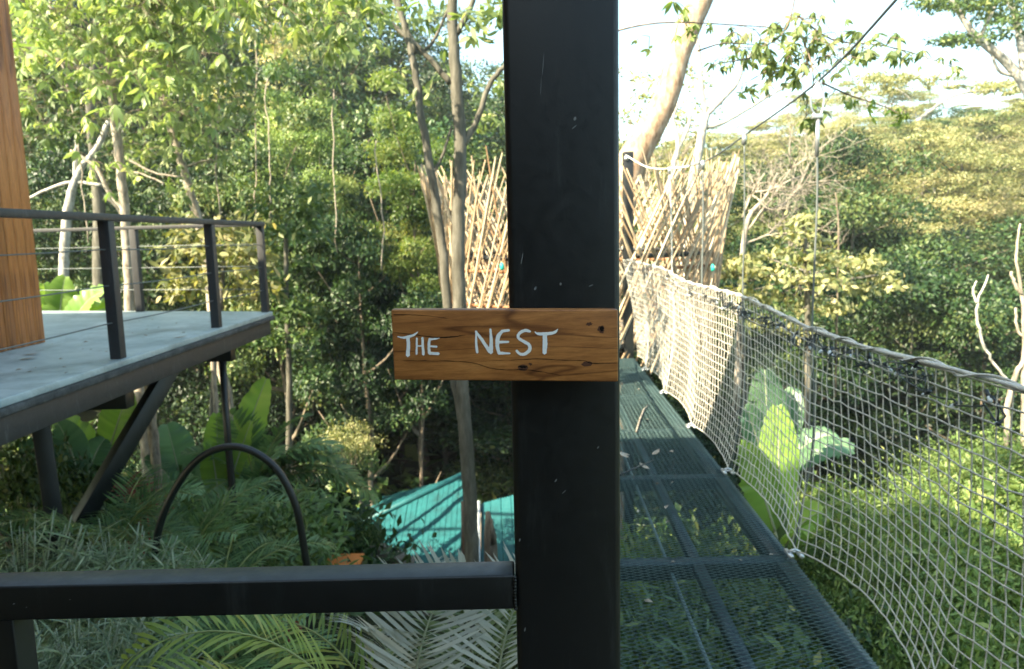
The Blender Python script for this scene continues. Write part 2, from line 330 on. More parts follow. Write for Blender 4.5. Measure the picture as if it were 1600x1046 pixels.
BY = .952   # front face of the board
c4 = [P(611, 484, BY), P(966, 484, BY), P(966, 597, BY), P(616, 594, BY)]
bc = sum(c4)/4; th = .0205
board = empty('name_board', bc); tag(board, 'varnished reddish wooden board lettered THE NEST in white brush paint', 'sign')
mb = MB(); front = [np.array(c)-bc for c in c4]; back = [c+np.array([0, th, 0]) for c in front]
mb.add(front+back, [[0, 3, 2, 1], [4, 5, 6, 7], [0, 1, 5, 4], [1, 2, 6, 5], [2, 3, 7, 6], [3, 0, 4, 7]])
o = mb.build('plank', SIGNW, board); bevel(o, .0022, 3)
def S(zx, zy, off=.0006): return P(600+zx/4, 440+zy/4, BY-off)-bc
def stroke(mb, pts, w, off):
    pts = smooth_path(np.array([(x, y, 0.) for x, y in pts]), 5)[:, :2]; w = rad_path(w, 5)
    t = np.gradient(pts, axis=0); t /= np.linalg.norm(t, axis=1, keepdims=True); nn = np.stack([-t[:, 1], t[:, 0]], 1)
    jit = RNG.normal(0, .6, (len(pts), 2))
    l = pts+nn*(w/2)[:, None]+jit; r = pts-nn*(w/2)[:, None]+jit[::-1]
    # rounded ends
    e0 = pts[0]-t[0]*w[0]*.4; e1 = pts[-1]+t[-1]*w[-1]*.4
    v = [S(*a, off) for a in l]+[S(*a, off) for a in r]+[S(*e0, off), S(*e1, off)]; m = len(pts)
    f = [[i, i+1, m+i+1, m+i] for i in range(m-1)]
    mb.add(v, f, [[2*m, 0, m], [2*m+1, 2*m-1, m-1]])
LET = [[([(85, 345), (120, 352), (165, 343), (190, 333), (212, 315)], [5, 14, 17, 14, 4]), ([(150, 345), (152, 400), (149, 464)], [22, 22, 25])],
       [([(205, 355), (203, 455)], [12, 13]), ([(240, 352), (246, 458)], [14, 18]), ([(205, 405), (243, 402)], [9, 9])],
       [([(286, 358), (280, 400), (284, 452)], [15, 17, 19]), ([(283, 362), (315, 360), (346, 355)], [14, 12, 5]), ([(283, 405), (330, 408)], [12, 13]), ([(284, 449), (342, 452)], [19, 18])],
       [([(577, 312), (576, 380), (583, 445)], [12, 14, 17]), ([(572, 311), (612, 365), (662, 440)], [10, 20, 24]), ([(665, 298), (670, 370), (668, 445)], [13, 20, 27])],
       [([(740, 310), (713, 345), (708, 400), (718, 448)], [18, 26, 24, 20]), ([(735, 312), (782, 305)], [20, 15]), ([(712, 380), (778, 378)], [18, 13]), ([(716, 448), (788, 450)], [20, 10])],
       [([(913, 313), (880, 307), (846, 325), (840, 352), (872, 375), (905, 395), (910, 428), (878, 454), (848, 452), (827, 432)], [17, 20, 19, 18, 19, 20, 22, 20, 17, 14])],
       [([(943, 316), (968, 328), (1040, 325), (1070, 316), (1086, 298)], [6, 18, 20, 18, 5]), ([(1005, 328), (1006, 390), (1003, 448)], [26, 30, 26])]]
for k, ch in enumerate(LET):
    mb = MB()
    for j, (pts, w) in enumerate(ch): stroke(mb, pts, w, .0005+.00006*j)
    mb.build('letter', LETTER, board)
def blob(name, mat, cx, cy, rx, ry, off, n=18, rough=.12):
    mb = MB(); a = np.arange(n)*2*np.pi/n; k = 1+RNG.normal(0, rough, n)
    v = [S(cx, cy, off)]+[S(cx+rx*k[i]*math.cos(a[i]), cy+ry*k[i]*math.sin(a[i]), off) for i in range(n)]
    mb.add(v, None, [[0, 1+i, 1+(i+1) % n] for i in range(n)]); return mb.build(name, mat, board)
blob('knot', KNOT, 1358, 300, 22, 23, .00030); blob('screw_hole', HOLE, 1360, 296, 13, 17, .00044)
blob('knot', KNOT, 868, 540, 34, 19, .00030); blob('screw_hole', HOLE, 868, 534, 24, 9, .00044, rough=.25)
blob('knot', KNOT, 1268, 516, 32, 17, .00030); blob('knot', KNOT, 916, 516, 11, 9, .00030, rough=.3); blob('knot', KNOT, 1284, 266, 22, 10, .00030, rough=.2)
def crack(pts, w):
    mb = MB(); stroke(mb, pts, w, .00036); mb.build('crack', HOLE, board)
crack([(62, 492), (250, 497), (430, 498), (560, 510), (660, 540), (760, 553), (880, 552), (1000, 568), (1110, 590)], [2, 3, 3, 3, 2.5, 3, 5, 3, 1])
crack([(620, 497), (800, 492), (960, 484), (1100, 491), (1250, 496), (1300, 512), (1460, 510)], [1, 2.5, 4, 3, 3, 5, 2])
crack([(60, 208), (200, 210), (330, 222), (450, 240)], [4, 3, 2, 1])
crack([(60, 320), (180, 332), (320, 350), (420, 348), (510, 335)], [3, 4, 5, 8, 2])

BT = -.4835+EYE
rail = empty('near_railing', (-.4, 1.02, 0)); tag(rail, 'near black square tube rail welded to the left side of the post', 'railing')
mb = MB(); a = P(803, 902, 1.0); L = 3.2
mb.box((0, 0, 0), (L, .050, .052)); o = mb.build('top_rail', STEEL, rail); o.location = (a[0]-L/2+.4+.001, .005, BT-.026-.0005); bevel(o, .0035, 3)
for px in (-8,):
    p = P(px, 1000, 1.0); o = zbox('upright', STEEL, -.03, .03, -.022, .022, 0, BT-.053, rail, .003); o.location = (p[0]+.4-.003, .005, (BT-.053)/2)
for px, py, l in [(20, 945, .004), (40, 950, .003), (108, 938, .003)]:
    mb = MB(); p = P(px, py, 1.0); mb.add([(0, 0, 0), (l, 0, .001), (l*.8, 0, l*.6), (.001, 0, l*.5)], [[0, 1, 2, 3]]); o = mb.build('paint_chip', CHIP, rail); o.location = (p[0]+.4, -.0204, p[2])

mb = MB(); n_ = 40; z_ = np.linspace(BT-.052, BT-.001, n_)
mb.tube(np.stack([np.full(n_, .4-.0042)+.0006*np.sin(np.arange(n_)*1.9), np.full(n_, -.0215), z_], 1), .0026*(1+.25*np.sin(np.arange(n_)*1.7)), 6); mb.build('weld_bead', STEEL, rail, True)
# ------------------------------------------------------------------ the left terrace, its railing, the timber house and an added roof for shade
ZD = EYE-.77
terr = empty('terrace', (-6, 5, ZD)); tag(terr, 'raised concrete terrace slab with dark steel edge on slanted steel supports', 'terrace')
def tb(name, mat, x0, x1, y0, y1, z0, z1, bv=0):
    o = zbox(name, mat, x0, x1, y0, y1, z0, z1, terr, bv); o.location = Vector(o.location)-Vector(terr.location); return o
def prism(name, mat, poly, z0, z1, parent, bv=0):
    mb = MB(); n = len(poly); v = [(x, y, z0) for x, y in poly]+[(x, y, z1) for x, y in poly]
    mb.add(v, [[i, (i+1) % n, n+(i+1) % n, n+i] for i in range(n)]+([[0, 3, 2, 1], [4, 5, 6, 7]] if n == 4 else []))
    o = mb.build(name, mat, parent); o.location = -Vector(parent.location)
    if bv: bevel(o, bv, 2)
    return o
XE = -2.60
prism('slab', CONC, [(XE, -1), (XE-.01, 8.02), (-12, 10.4), (-12, -1)], ZD-.045, ZD, terr, .006)
prism('concrete_lip', CONC_R, [(XE+.012, -1), (XE+.004, 8.05), (-12, 10.45), (-12, -1)], ZD-.095, ZD-.047, terr, .012)
prism('edge_beam', STEEL_G, [(XE-.03, -1), (XE-.04, 8.0), (XE-.12, 8.02), (XE-.11, -1)], ZD-.245, ZD-.097, terr, .004)
prism('rear_edge_beam', STEEL_G, [(XE-.13, 8.0), (-11.9, 10.35), (-11.9, 10.25), (-XE*0-2.73, 7.9)], ZD-.245, ZD-.097, terr, .004)
def steel(name, a, b, w, h, parent, mat=STEEL, bv=.004):
    mb = MB(); a = np.array(a); b = np.array(b); o_ = np.array(parent.location)
    mb.beam(a-o_, b-o_, w, h); o = mb.build(name, mat, parent); bevel(o, bv, 2); return o
# supports under the slab
ct = P(42, 668, 5.1)
steel('column', (ct[0]+.06, 5.15, ZD-.25), (ct[0]+.14, 5.2, -3), .115, .115, terr)
bt = P(232, 592, 5.9); bb = P(105, 815, 5.3)
steel('brace', (XE-.2, 5.95, ZD-.24), (bb[0], 5.3, bb[2]-.15), .12, .12, terr)
steel('cross_beam', (-2.76, 5.2, ZD-.33), (-9, 5.2, ZD-.33), .12, .14, terr)
steel('cross_beam', (-2.76, 7.2, ZD-.33), (-9, 7.2, ZD-.33), .12, .14, terr)
steel('cross_beam', (-2.76, 3.2, ZD-.33), (-9, 3.2, ZD-.33), .12, .14, terr)

tr = empty('terrace_railing', (XE-.05, 8.0, ZD)); tag(tr, 'charcoal metal railing with thin cables round the raised terrace edge', 'railing')
HR = P(160, 345, 4.94)[2]
def tpost(x, y, s=.075): 
    o = zbox('post', STEEL_G, -s/2, s/2, -s/2, s/2, ZD+.002, HR, tr, .004); o.location = (x-tr.location[0], y-tr.location[1], (HR-ZD)/2); return o
PX = XE-.07
for y in (1.1, 3.0, 4.93, 6.62): tpost(PX, y)
tpost(PX, 8.0-.04, .07)
bdir = nrm(np.array([-9.4, 2.38])); 
for d in (1.6, 3.6, 5.6): tpost(PX+bdir[0]*d, 7.96+bdir[1]*d, .075)
steel('top_rail', (PX, .2, HR+.02), (PX, 8.0, HR+.02), .09, .045, tr, STEEL_G)
steel('rear_top_rail', (PX-.05, 7.97, HR+.018), (PX+bdir[0]*8, 7.96+bdir[1]*8, HR+.018), .06, .04, tr, STEEL_G)
for k, zz in enumerate((.25, .5, .74)):
    h = (HR-ZD)*zz/.93
    mb = MB(); pts = [(PX-tr.location[0], y-8.0, h-.012*math.sin(math.pi*((y-1.1) % 1.85)/1.85)) for y in np.linspace(.2, 7.95, 26)]
    mb.tube(pts, .0045, 6); mb.build('cable', CABLE, tr)
    mb = MB(); mb.tube([(PX+bdir[0]*d-tr.location[0], -.04+bdir[1]*d, h) for d in np.linspace(0, 8, 9)], .0045, 6); mb.build('cable', HANG, tr)

house = empty('timber_house', (-6, 3, ZD)); tag(house, 'orange timber clad house wall standing on the raised terrace', 'house')
WX = -3.745; WY = 5.86; WT = 4.1
o = zbox('wall_core', DARKW, -10, WX-.03, -6, WY-.03, ZD+.002, WT, house); o.location = Vector(o.location)-Vector(house.location)
plank = {}
y = WY; k = 0
while y > -5.5:
    w = .112
    off = RNG.uniform(0, .004)
    if 'a' not in plank:
        mb = MB(); mb.box((0, 0, 0), (.025, w-.004, WT-ZD-.004)); plank['a'] = mb.mesh('plank', PLANKW)
    o = link('plank', plank['a'], house, (WX-.013+off-house.location[0], y-w/2-house.location[1], (WT-ZD)/2+.001))
    m = bevel(o, .0025, 1)
    y -= w; k += 1
x = WX-.03
while x > -9.9:
    if 'b' not in plank:
        mb = MB(); mb.box((0, 0, 0), (.108, .025, WT-ZD-.004)); plank['b'] = mb.mesh('plank', PLANKW)
    o = link('plank', plank['b'], house, (x-.054-house.location[0], WY-.015-house.location[1], (WT-ZD)/2+.001)); x -= .112
roof = empty('shading_roof', (-4, 0, 4.1)); tag(roof, 'unseen dark timber roof added to shade the post and walkway start', 'roof')  # out-of-view roof, added and trimmed to keep the foreground in shade
o = zbox('roof_deck', DARKW, -10.5, -1.45, -5, 2.2, .18, .26, roof); 
o.location = (-1.975, -1.4, .22)
for y in np.arange(-4.6, 2.1, 1.2): steel('rafter', (-10, y, 4.2), (-1.5, y, 4.2), .08, .14, roof, DARKW)
steel('fascia', (-10.4, 2.24, 4.27), (-1.42, 2.24, 4.27), .03, .2, roof, STEEL_G)
steel('tie_beam', (-1.5, 1.075, 4.02), (.3, 1.075, 4.02), .12, .2, roof, STEEL)
vp = empty('viewing_platform', (-.5, -1, 0)); tag(vp, 'boarded platform at the start of the bridge with an unseen timber wall added behind to darken the post', 'platform')
for k in range(29):
    o = zbox('floor_board', DARKW, -2.45, 1.35, -.066, .066, -.045, -.008, vp); o.location = (-.05, -2.0+k*.14-.05, -.0265)
for k in range(30):
    o = zbox('shading_wall_board', DARKW, -3.75, 2.6, -.015+.004*(k % 2), .015+.004*(k % 2), 0, .132, vp); o.location = (-.075, -2.2, .07+k*.134)  # unseen wall added to cut the light on the post's face
steel('edge_beam', (-2.45, .92, -.12), (1.35, .92, -.12), .08, .16, vp)
steel('leg', (-2.2, .8, -.2), (-2.2, .8, -4), .14, .14, vp); steel('leg', (.9, -1.8, -.2), (.9, -1.8, -4), .14, .14, vp)

# dried leaves on the terrace
for k, (px, py) in enumerate([(35, 555), (270, 528), (28, 562)]):
    p = Pz(px, py, ZD+.004); mb = MB(); mb.leaves6(np.zeros((1, 3)), np.array([[1, .25, 0]]), np.array([[0, 0, 1.]]), [.12], [.05], [.5], -.12)
    o = mb.build('fallen_leaf', BARK_T); o.location = p; tag(o, ['dry brown leaf lying at the foot of the timber wall', 'dry brown leaf lying mid terrace between the two nearest railing posts', 'smaller dry leaf beside the timber wall corner'][k], 'leaf', 'dry leaves on the terrace')

rl = np.random.default_rng(3); ml_ = MB(); n_ = 46
p_ = np.stack([rl.uniform(-3.7, -2.68, n_), rl.uniform(3.7, 7.9, n_), np.full(n_, ZD+.006)], 1); ml_.leaves(p_, rl.normal(0, 1, (n_, 3))*(1, 1, .05), rl.normal(0, .15, (n_, 3))+(0, 0, 1), rl.uniform(.015, .05, n_), rl.uniform(.01, .025, n_), rl.random(n_))
tag(ml_.build('leaf_crumbs', BARK_T), kind='stuff')
ml_ = MB(); n_ = 36; y_ = rl.uniform(3, 9, n_); p_ = np.stack([(1.235+.0345*y_)-rl.uniform(.05, 1.1, n_), y_, np.full(n_, .008)], 1); ml_.leaves(p_, rl.normal(0, 1, (n_, 3))*(1, 1, .05), rl.normal(0, .25, (n_, 3))+(0, 0, 1), rl.uniform(.02, .06, n_), rl.uniform(.01, .03, n_), rl.random(n_))
tag(ml_.build('deck_leaf_crumbs', BARK_D), kind='stuff')
# ------------------------------------------------------------------ the black arch and the pole
arch = empty('garden_arch', P(360, 830, 4.6)); tag(arch, 'black bent pipe arch standing among the garden palms', 'arch')
pts = [P(x, y, 4.6) for x, y in [(243, 960), (243, 870), (250, 820), (268, 775), (295, 733), (325, 708), (362, 698), (400, 708), (436, 738), (462, 790), (474, 850), (482, 910), (486, 985), (490, 1100)]]
mb = MB(); mb.tube(smooth_path(pts, 6), .024, 10); o = mb.build('pipe', STEEL, None, True); o.parent = arch; o.location = -arch.location
pole = empty('steel_pole', P(365, 860, 7.3)); tag(pole, 'thin black vertical pole rising from the plants to the terrace underside', 'pole')
mb = MB(); mb.tube([P(346, 545, 7.3), P(357, 700, 7.3), P(372, 862, 7.3), P(380, 960, 7.3)], .035, 10); o = mb.build('shaft', STEEL, pole, True); o.location = -pole.location
mb = MB(); mb.tube([np.array(P(346, 545, 7.3))+(0, 0, -.02), np.array(P(346, 545, 7.3))+(0, 0, .015)], .07, 12); o = mb.build('cap_plate', STEEL, pole); o.location = -pole.location

# ------------------------------------------------------------------ the hanging bridge
def XR(y): return 1.235+.0345*y
BW = 1.22
bridge = empty('hanging_bridge', (1.0, 1.2, 0)); tag(bridge, 'hanging footbridge with expanded metal deck running out to the bamboo nest', 'bridge')
bo = np.array(bridge.location)
Y0, Y1 = .9, 9.3
def bxy(u, y): return XR(y)-u      # u metres in from the right edge
# expanded metal sheet as real diamonds, a panel per bay
bays = [Y0, 2.2, 3.44, 4.70, 5.86, 7.15, 8.40, 9.3]
for a_, b_ in zip(bays[:-1], bays[1:]):
    mb = MB(); cw, pitch = .068, .028
    rows = int((b_-a_)/pitch); cols = int(BW/cw)
    for k in range(rows+1):
        y = a_+k*pitch
        for s in (1, -1):
            if k == rows and s == 1: continue
            n_ = cols*2+1; u = np.arange(n_)*cw/2
            dy = np.where(np.arange(n_) % 2 == 0, 0, s*pitch*.5)
            if s == -1 and k == 0: dy = np.zeros(n_)
            yy = y+dy; xx = XR(yy)-u
            h = .0032; wd = .0024
            v = []
            for (ox, oz) in ((-wd/2, h), (wd/2, -h*.2), (wd/2, h*.6), (-wd/2, 0)):
                v.append(np.stack([xx, yy+ox, np.full(n_, oz)], 1))
            v = np.stack(v, 1).reshape(-1, 3)-bo
            i = np.arange(n_-1)[:, None]*4; f = np.concatenate([i+np.array([[0, 2, 6, 4]]), i+np.array([[2, 1, 5, 6]]), i+np.array([[1, 3, 7, 5]])])
            mb.add(v, f)
    mb.build('expanded_metal_panel', STEEL_M, bridge)
for u, w, n in ((.045, .085, 'side_beam'), (BW-.045, .085, 'side_beam'), (.47, .05, 'centre_beam')):
    for a_, b_ in zip(bays[:-1], bays[1:]):
        mb = MB(); mb.beam(np.array((bxy(u, a_+.04), a_+.045, -.05 if n == 'side_beam' else -.032))-bo, np.array((bxy(u, b_-.04), b_-.045, -.05 if n == 'side_beam' else -.032))-bo, w, .09 if n == 'side_beam' else .05)
        mb.build(n, STEEL_T if n != 'x' else STEEL, bridge)
for y in bays:
    mb = MB(); mb.box(np.array(((bxy(0, y)+bxy(BW, y))/2, y, -.048))-bo, (BW+.02, .085, .08)); bevel(mb.build('cross_beam', STEEL_T, bridge), .003)
for a_, b_ in zip(bays[:-1], bays[1:]):
    mb = MB(); mb.tube([np.array((bxy(.60, a_+.05), a_+.05, -.05))-bo, np.array((bxy(.60, b_-.05), b_-.05, -.05))-bo], .008, 8); mb.build('tie_rod', STEEL_M, bridge, True)
mb = MB(); mb.tube([np.array(P(955, 755, 4.6)*[1, 1, 0]+[0, 0, .02]), np.array(P(1038, 716, 4.6))*[1, 1, 0]+[0, .35, .03]], [.007, .003], 6)
tag(mb.build('fallen_stick', BLACKP), 'thin dark stick lying across the bridge deck', 'stick')
def onfloor(px, py, z=.012): return Pz(px, py, z)
mb = MB(); pts = [onfloor(x, y) for x, y in [(994, 675), (1000, 655), (1006, 640), (1013, 633)]]; mb.tube(pts, [.006, .008, .007, .004], 6)
tag(mb.build('dry_twig', BARK_D), 'pale dry twig lying on the sunlit strip of the bridge deck', 'twig')
for k, (px, py) in enumerate([(1012, 655), (1019, 711), (1015, 733), (983, 715), (985, 711)]):
    p = onfloor(px, py, .008); a = RNG.uniform(0, 6)
    mb = MB(); mb.leaves6(np.zeros((1, 3)), np.array([[math.cos(a), math.sin(a), .1]]), np.array([[0, 0, 1.]]), [.09], [.045], [.5], -.2)
    o = mb.build('fallen_leaf', BARK_D); o.location = p; tag(o, ['dry leaf furthest along the bridge deck', 'dry leaf on the deck just beyond the dark stick tip', 'dry leaf touching the dark stick on the deck', 'dry leaf nearest the post on the bridge deck', 'second dry leaf beside the post on the deck'][k], 'leaf', 'dry leaves on the bridge deck')
# nets
_q = [(975, 405, 9.2), (1050, 438, 6.6), (1130, 468, 4.72), (1240, 515, 3.44), (1380, 562, 2.62), (1500, 592, 2.2), (1600, 620, 1.93)]
NTY = [P(*a)[1] for a in _q][::-1]; NTZ = [P(*a)[2] for a in _q][::-1]
AT = [-.35, .95, 2.2, 3.44, 4.70, 5.86, 7.15, 8.40, 9.3]
def net(side):
    root = empty('safety_net', (XR(2) if side > 0 else XR(2)-BW, 2, 0))
    tag(root, 'pale cord net slung along the right edge of the bridge' if side > 0 else 'pale cord net along the bridge edge behind the thick post', 'net', 'nets along the bridge')
    ro = np.array(root.location)
    ys = np.arange(.9 if side > 0 else 2.5, 9.25, .0635); nk = 20
    at = np.array(AT)
    base = XR(ys) if side > 0 else XR(ys)-BW
    idx = np.clip(np.searchsorted(at, ys)-1, 0, len(at)-2); u = (ys-at[idx])/(at[idx+1]-at[idx])
    sag = np.sin(np.pi*np.clip(u, 0, 1))**.8
    r = np.random.default_rng(5 if side > 0 else 6)
    amp = np.array([2, 2, 2.1, 1., .8, 1., 1.1, 1., .6])[idx]
    t = np.linspace(0, 1, nk)[:, None]
    bz = .035+.025*sag*amp; bx = side*(.015+(.045 if side > 0 else .02)*sag*amp)
    topz = np.interp(ys, NTY, NTZ)-.010*np.sin(ys*2.3)
    tx = side*(.07+.012*np.sin(ys*1.7)-.22*np.clip((ys-7.2)/2.0, 0, 1)**1.3)
    z = bz+(topz-bz)*t
    x = base+bx*(1-t)**1.6+tx*t+side*(.035+.012*np.sin(ys*3.1))*np.sin(np.pi*t**.8)*(1 if side > 0 else .3)
    # soft folds pulled toward the tie points
    x = x+side*.010*np.sin(ys*9)*(1-t)*t*2
    yy = np.broadcast_to(ys, z.shape)+(.014*np.sin(ys*1.9)+.03*(u-.5)*sag)*(1-t)*2*t
    yy = yy+.035*(.5-u)*(1-t)**3
    j = .0022; x = x+r.normal(0, j, z.shape); z = z+r.normal(0, j, z.shape); yy = yy+r.normal(0, j*1.3, z.shape)
    Gd = np.stack([x, yy, z], -1)-ro
    m = MB()
    for k in range(nk): m.tube(Gd[k], .0030 if k else .0042, 4, False)
    for k in range(Gd.shape[1]):
        p = Gd[:, k].copy(); p[1:-1, 0] += .0022; m.tube(p, .0026, 4, False)
    kn = Gd[1:-1].reshape(-1, 3); kn = kn[kn[:, 1] < 2.6]
    # knots where the cords cross, near bays
    s = .0058*np.array([[1, 0, 0], [-1, 0, 0], [0, 1, 0], [0, -1, 0], [0, 0, 1], [0, 0, -1.]])
    v = (kn[:, None]+s[None]).reshape(-1, 3); i = np.arange(len(kn))[:, None]*6
    m.add(v, None, np.concatenate([i+np.array([q]) for q in ([0, 2, 4], [2, 1, 4], [1, 3, 4], [3, 0, 4], [2, 0, 5], [1, 2, 5], [3, 1, 5], [0, 3, 5])]))
    o = m.build('net_cord', NETM, root); o['kind'] = 'stuff'
    # top rope with a second cord wound round it
    top = Gd[-1].copy(); top[:, 2] += .012; tp = smooth_path(top[::4], 4)
    m = MB(); m.tube(tp, .0082*(1+.22*np.sin(np.arange(len(tp))*.55)), 8); m.build('top_rope', ROPE, root, True)
    m = MB(); tt = np.linspace(0, len(tp)-1.01, len(tp)*5); ii = tt.astype(int); fr = (tt-ii)[:, None]; cp = tp[ii]*(1-fr)+tp[ii+1]*fr
    ph = tt*1.15+.8*np.sin(tt*.21); rr = .0125*(1+.3*np.sin(tt*.37)); hel = cp+np.stack([np.cos(ph)*rr, np.zeros(len(ph)), np.sin(ph)*rr-.001], 1)
    m.tube(hel, .0042, 5); m.build('lashing_cord', ROPE, root, True)
    # clamps on the deck edge
    for a in AT[2:-1]:
        m = MB(); bx_ = (XR(a) if side > 0 else XR(a)-BW); c = np.array((bx_, a, .0))-ro
        m.tube([c+(-.03, -.02, .035), c+(0, -.03, .05), c+(.03, -.02, .035), c+(.035, .01, .02), c+(0, .02, .015), c+(-.03, .01, .02)], .006, 6)
        m.tube([c+(-.02, -.05, .02), c+(-.02, .03, .02)], .012, 8); m.tube([c+(.03, -.05, .02), c+(.03, .0, .02)], .011, 8)
        m.build('clamp', GALV, root, True)
    return root
net(1); net(-1)
# far tower post and the suspension cable
ft = empty('tower_post', (1.62, 9.42, 0)); tag(ft, 'black steel post at the far end of the bridge holding the cables', 'post')
p = P(980, 238, 9.42); zf = p[2]
o = zbox('shaft', STEEL, -.06, .06, -.06, .06, -2.5, zf, ft, .004); o.location = (p[0]-1.62+.01, 0, (zf-6)/2-.0+1.75)
mb = MB(); mb.tube([(p[0]-1.62-.02, -.08, zf-.08), (p[0]-1.62-.02, .07, zf-.08)], .03, 10); mb.build('eye_bolt', GALV, ft, True)
o.location = (p[0]-1.62+.01, 0, (zf-2.5)/2)
cab = empty('suspension_cable', (1.4, 3.5, 2.3)); tag(cab, 'dark steel suspension cable sweeping up over the right side of the bridge', 'cable'); co = np.array(cab.location)
cpx = [(978, 243, 9.36), (1010, 261, 8.7), (1045, 264, 7.4), (1100, 253, 5.85), (1170, 207, 4.62), (1280, 126, 3.5), (1400, 0, 2.73), (1560, -190, 2.1), (1900, -560, 1.5)]
pts = smooth_path([P(*c)-co for c in cpx], 8); mb = MB(); mb.tube(pts[:22], .009, 8); mb.build('pale_rope_section', ROPE, cab, True)
mb = MB(); mb.tube(pts[21:], .0055, 8); mb.build('wire_rope', CABLE, cab, True)
for k, (px, py, Y, pyb) in enumerate([(1280, 126, 3.5, 470), (1163, 213, 4.70, 440), (1098, 254, 5.86, 425), (1046, 264, 7.15, 425)]):
    top = P(px, py, Y); h = empty('hanger', (top[0], top[1], top[2]))
    tag(h, ['nearest steel hanger wire dropping from the suspension cable clamp', 'second steel hanger wire, in front of the bare branches', 'thin hanger wire before the right edge of the bamboo nest', 'pale hanger rope in front of the bamboo lattice'][k], 'hanger wire', 'hangers of the bridge cable')
    bx_ = XR(Y)+.03; t = top*0
    r_ = .0048 if k < 2 else .007
    d = np.array((XR(Y)+.085, Y, np.interp(Y, NTY, NTZ)))-top; d2 = np.array((bx_, Y, .02))-top
    if k == 0:
        mb = MB(); mb.tube(smooth_path([(0, 0, 0), (-.035, 0, -.06), (-.03, 0, -.13), (0, 0, -.155), (.02, 0, -.13), (.022, 0, -.06), (.0, 0, .0)], 4), .0045, 6); mb.build('cable_loop', GALV, h, True)
        mb = MB(); mb.box((-.005, 0, -.16), (.05, .025, .022)); bevel(mb.build('clamp_plate', GALV, h), .003)
        mb = MB(); mb.tube([(0, 0, -.17), (0, 0, -.34)], .010, 8); mb.build('turnbuckle', GALV, h, True)
        s0 = (0, 0, -.3)
    else: s0 = (0, 0, 0); mb = MB(); mb.tube([(0, 0, .015), (0, 0, -.05)], .016, 8); mb.build('clamp', GALV, h, True)
    mb = MB(); mb.tube(smooth_path([s0, tuple(d*.5+(0.006, 0, 0)), tuple(d), tuple((d+d2)/2+np.array((.05, 0, 0))), tuple(d2)], 5), r_, 6); mb.build('wire', HANG if k < 3 else ROPE, h, True)
# fairy lights and ties along the rope
fl = empty('string_lights', (XR(3)+.07, 3, 1.15)); tag(fl, 'dark tangled fairy light string tied below the top rope of the net', 'string lights'); fo = np.array(fl.location)
r = np.random.default_rng(9); mb = MB(); t = np.linspace(1.95, 8.6, 420)
off = r.normal(0, 1, (420, 3)); 
for _ in range(3): off = (np.roll(off, 1, 0)+off+np.roll(off, -1, 0))/3
dens = .5+.5*np.sin(t*4.1)
w = np.stack([XR(t)+.075-.22*np.clip((t-7.2)/2.0, 0, 1)**1.3+off[:, 0]*.05, t+off[:, 1]*.16, np.interp(t, NTY, NTZ)-.05-.03*dens+off[:, 2]*.055], 1)-fo
mb.tube(w, .0028, 5); 
w2 = w+r.normal(0, .012, w.shape)+(.0, .03, -.02); mb.tube(w2[30:330], .0024, 5); mb.build('wire', BLACKP, fl, True)
mbl = MB(); mbl.tube([(0, 0, .014), (0, 0, -.004)], .0042, 6); sock = mbl.mesh('socket', BLACKP)
mbl = MB(); mbl.tube([(0, 0, -.004), (0, 0, -.014), (0, 0, -.019)], [.0042, .0045, .001], 6); bulb = mbl.mesh('bulb', BULB, True)
for k in range(0, 420, 5):
    if r.random() < .75:
        p = w[k]; rot = (r.uniform(-1.2, 1.2), r.uniform(-1.2, 1.2), 0); link('socket', sock, fl, p, rot, (1.5,)*3); link('bulb', bulb, fl, p, rot, (1.5,)*3)
mb = MB()
for k in range(110):
    y = [2.45, 2.9, 3.3, 4.2, 5.1, 6.2, 2.55][r.integers(7)]+r.normal(0, .10); p = np.array((XR(y)+.07, y, np.interp(y, NTY, NTZ)-.03+r.normal(0, .02)))-fo
    d = nrm(r.normal(0, 1, 3)+(0, 0, -.6))*r.uniform(.03, .09); mb.tube([p, p+d*.5+r.normal(0, .008, 3), p+d], .0019, 4)
o = mb.build('cable_tie', BLACKP, fl)
o['kind'] = 'stuff'

# ------------------------------------------------------------------ the bamboo nest
NC = np.array((1.03, 11.35, .0)); nest = empty('bamboo_nest', NC); tag(nest, 'round lattice nest of split bamboo sticks at the end of the bridge', 'lookout nest')
ZB, ZT = .05, 2.5
def nr(z): return 2.0+.28*np.clip((z-ZB)/(ZT-ZB), 0, 1.3)**1.3
def stick_mesh():
    mb = MB(); pts = np.stack([np.zeros(7), np.zeros(7), np.linspace(0, 1, 7)], 1); pts[1:-1, 0] += RNG.normal(0, .0035, 5)
    mb.tube(pts, .5*np.array([1, .95, 1, .9, .92, .85, .6]), 6); return mb
SM = []
for k in range(4):
    m = stick_mesh()
    # radius unit is half a metre: x and y are scaled down per stick
    for a in m.v: a[:, :2] *= 1
    SM.append(m.mesh('bamboo_stick', BAMBOO, True))
def put_stick(a, b, rad):
    a = np.array(a); b = np.array(b); d = b-a; L = np.linalg.norm(d)
    o = link('bamboo_stick', SM[RNG.integers(4)], nest, a, Vector(d).to_track_quat('Z', 'Y').to_euler(), (rad*2, rad*2, L))
r = np.random.default_rng(21)
ns = 0
def ring(th, z, k=0): return np.array((math.cos(th)*(nr(z)+k), math.sin(th)*(nr(z)+k), z))
GAPC, GAPW = -math.pi/2-.02, .20
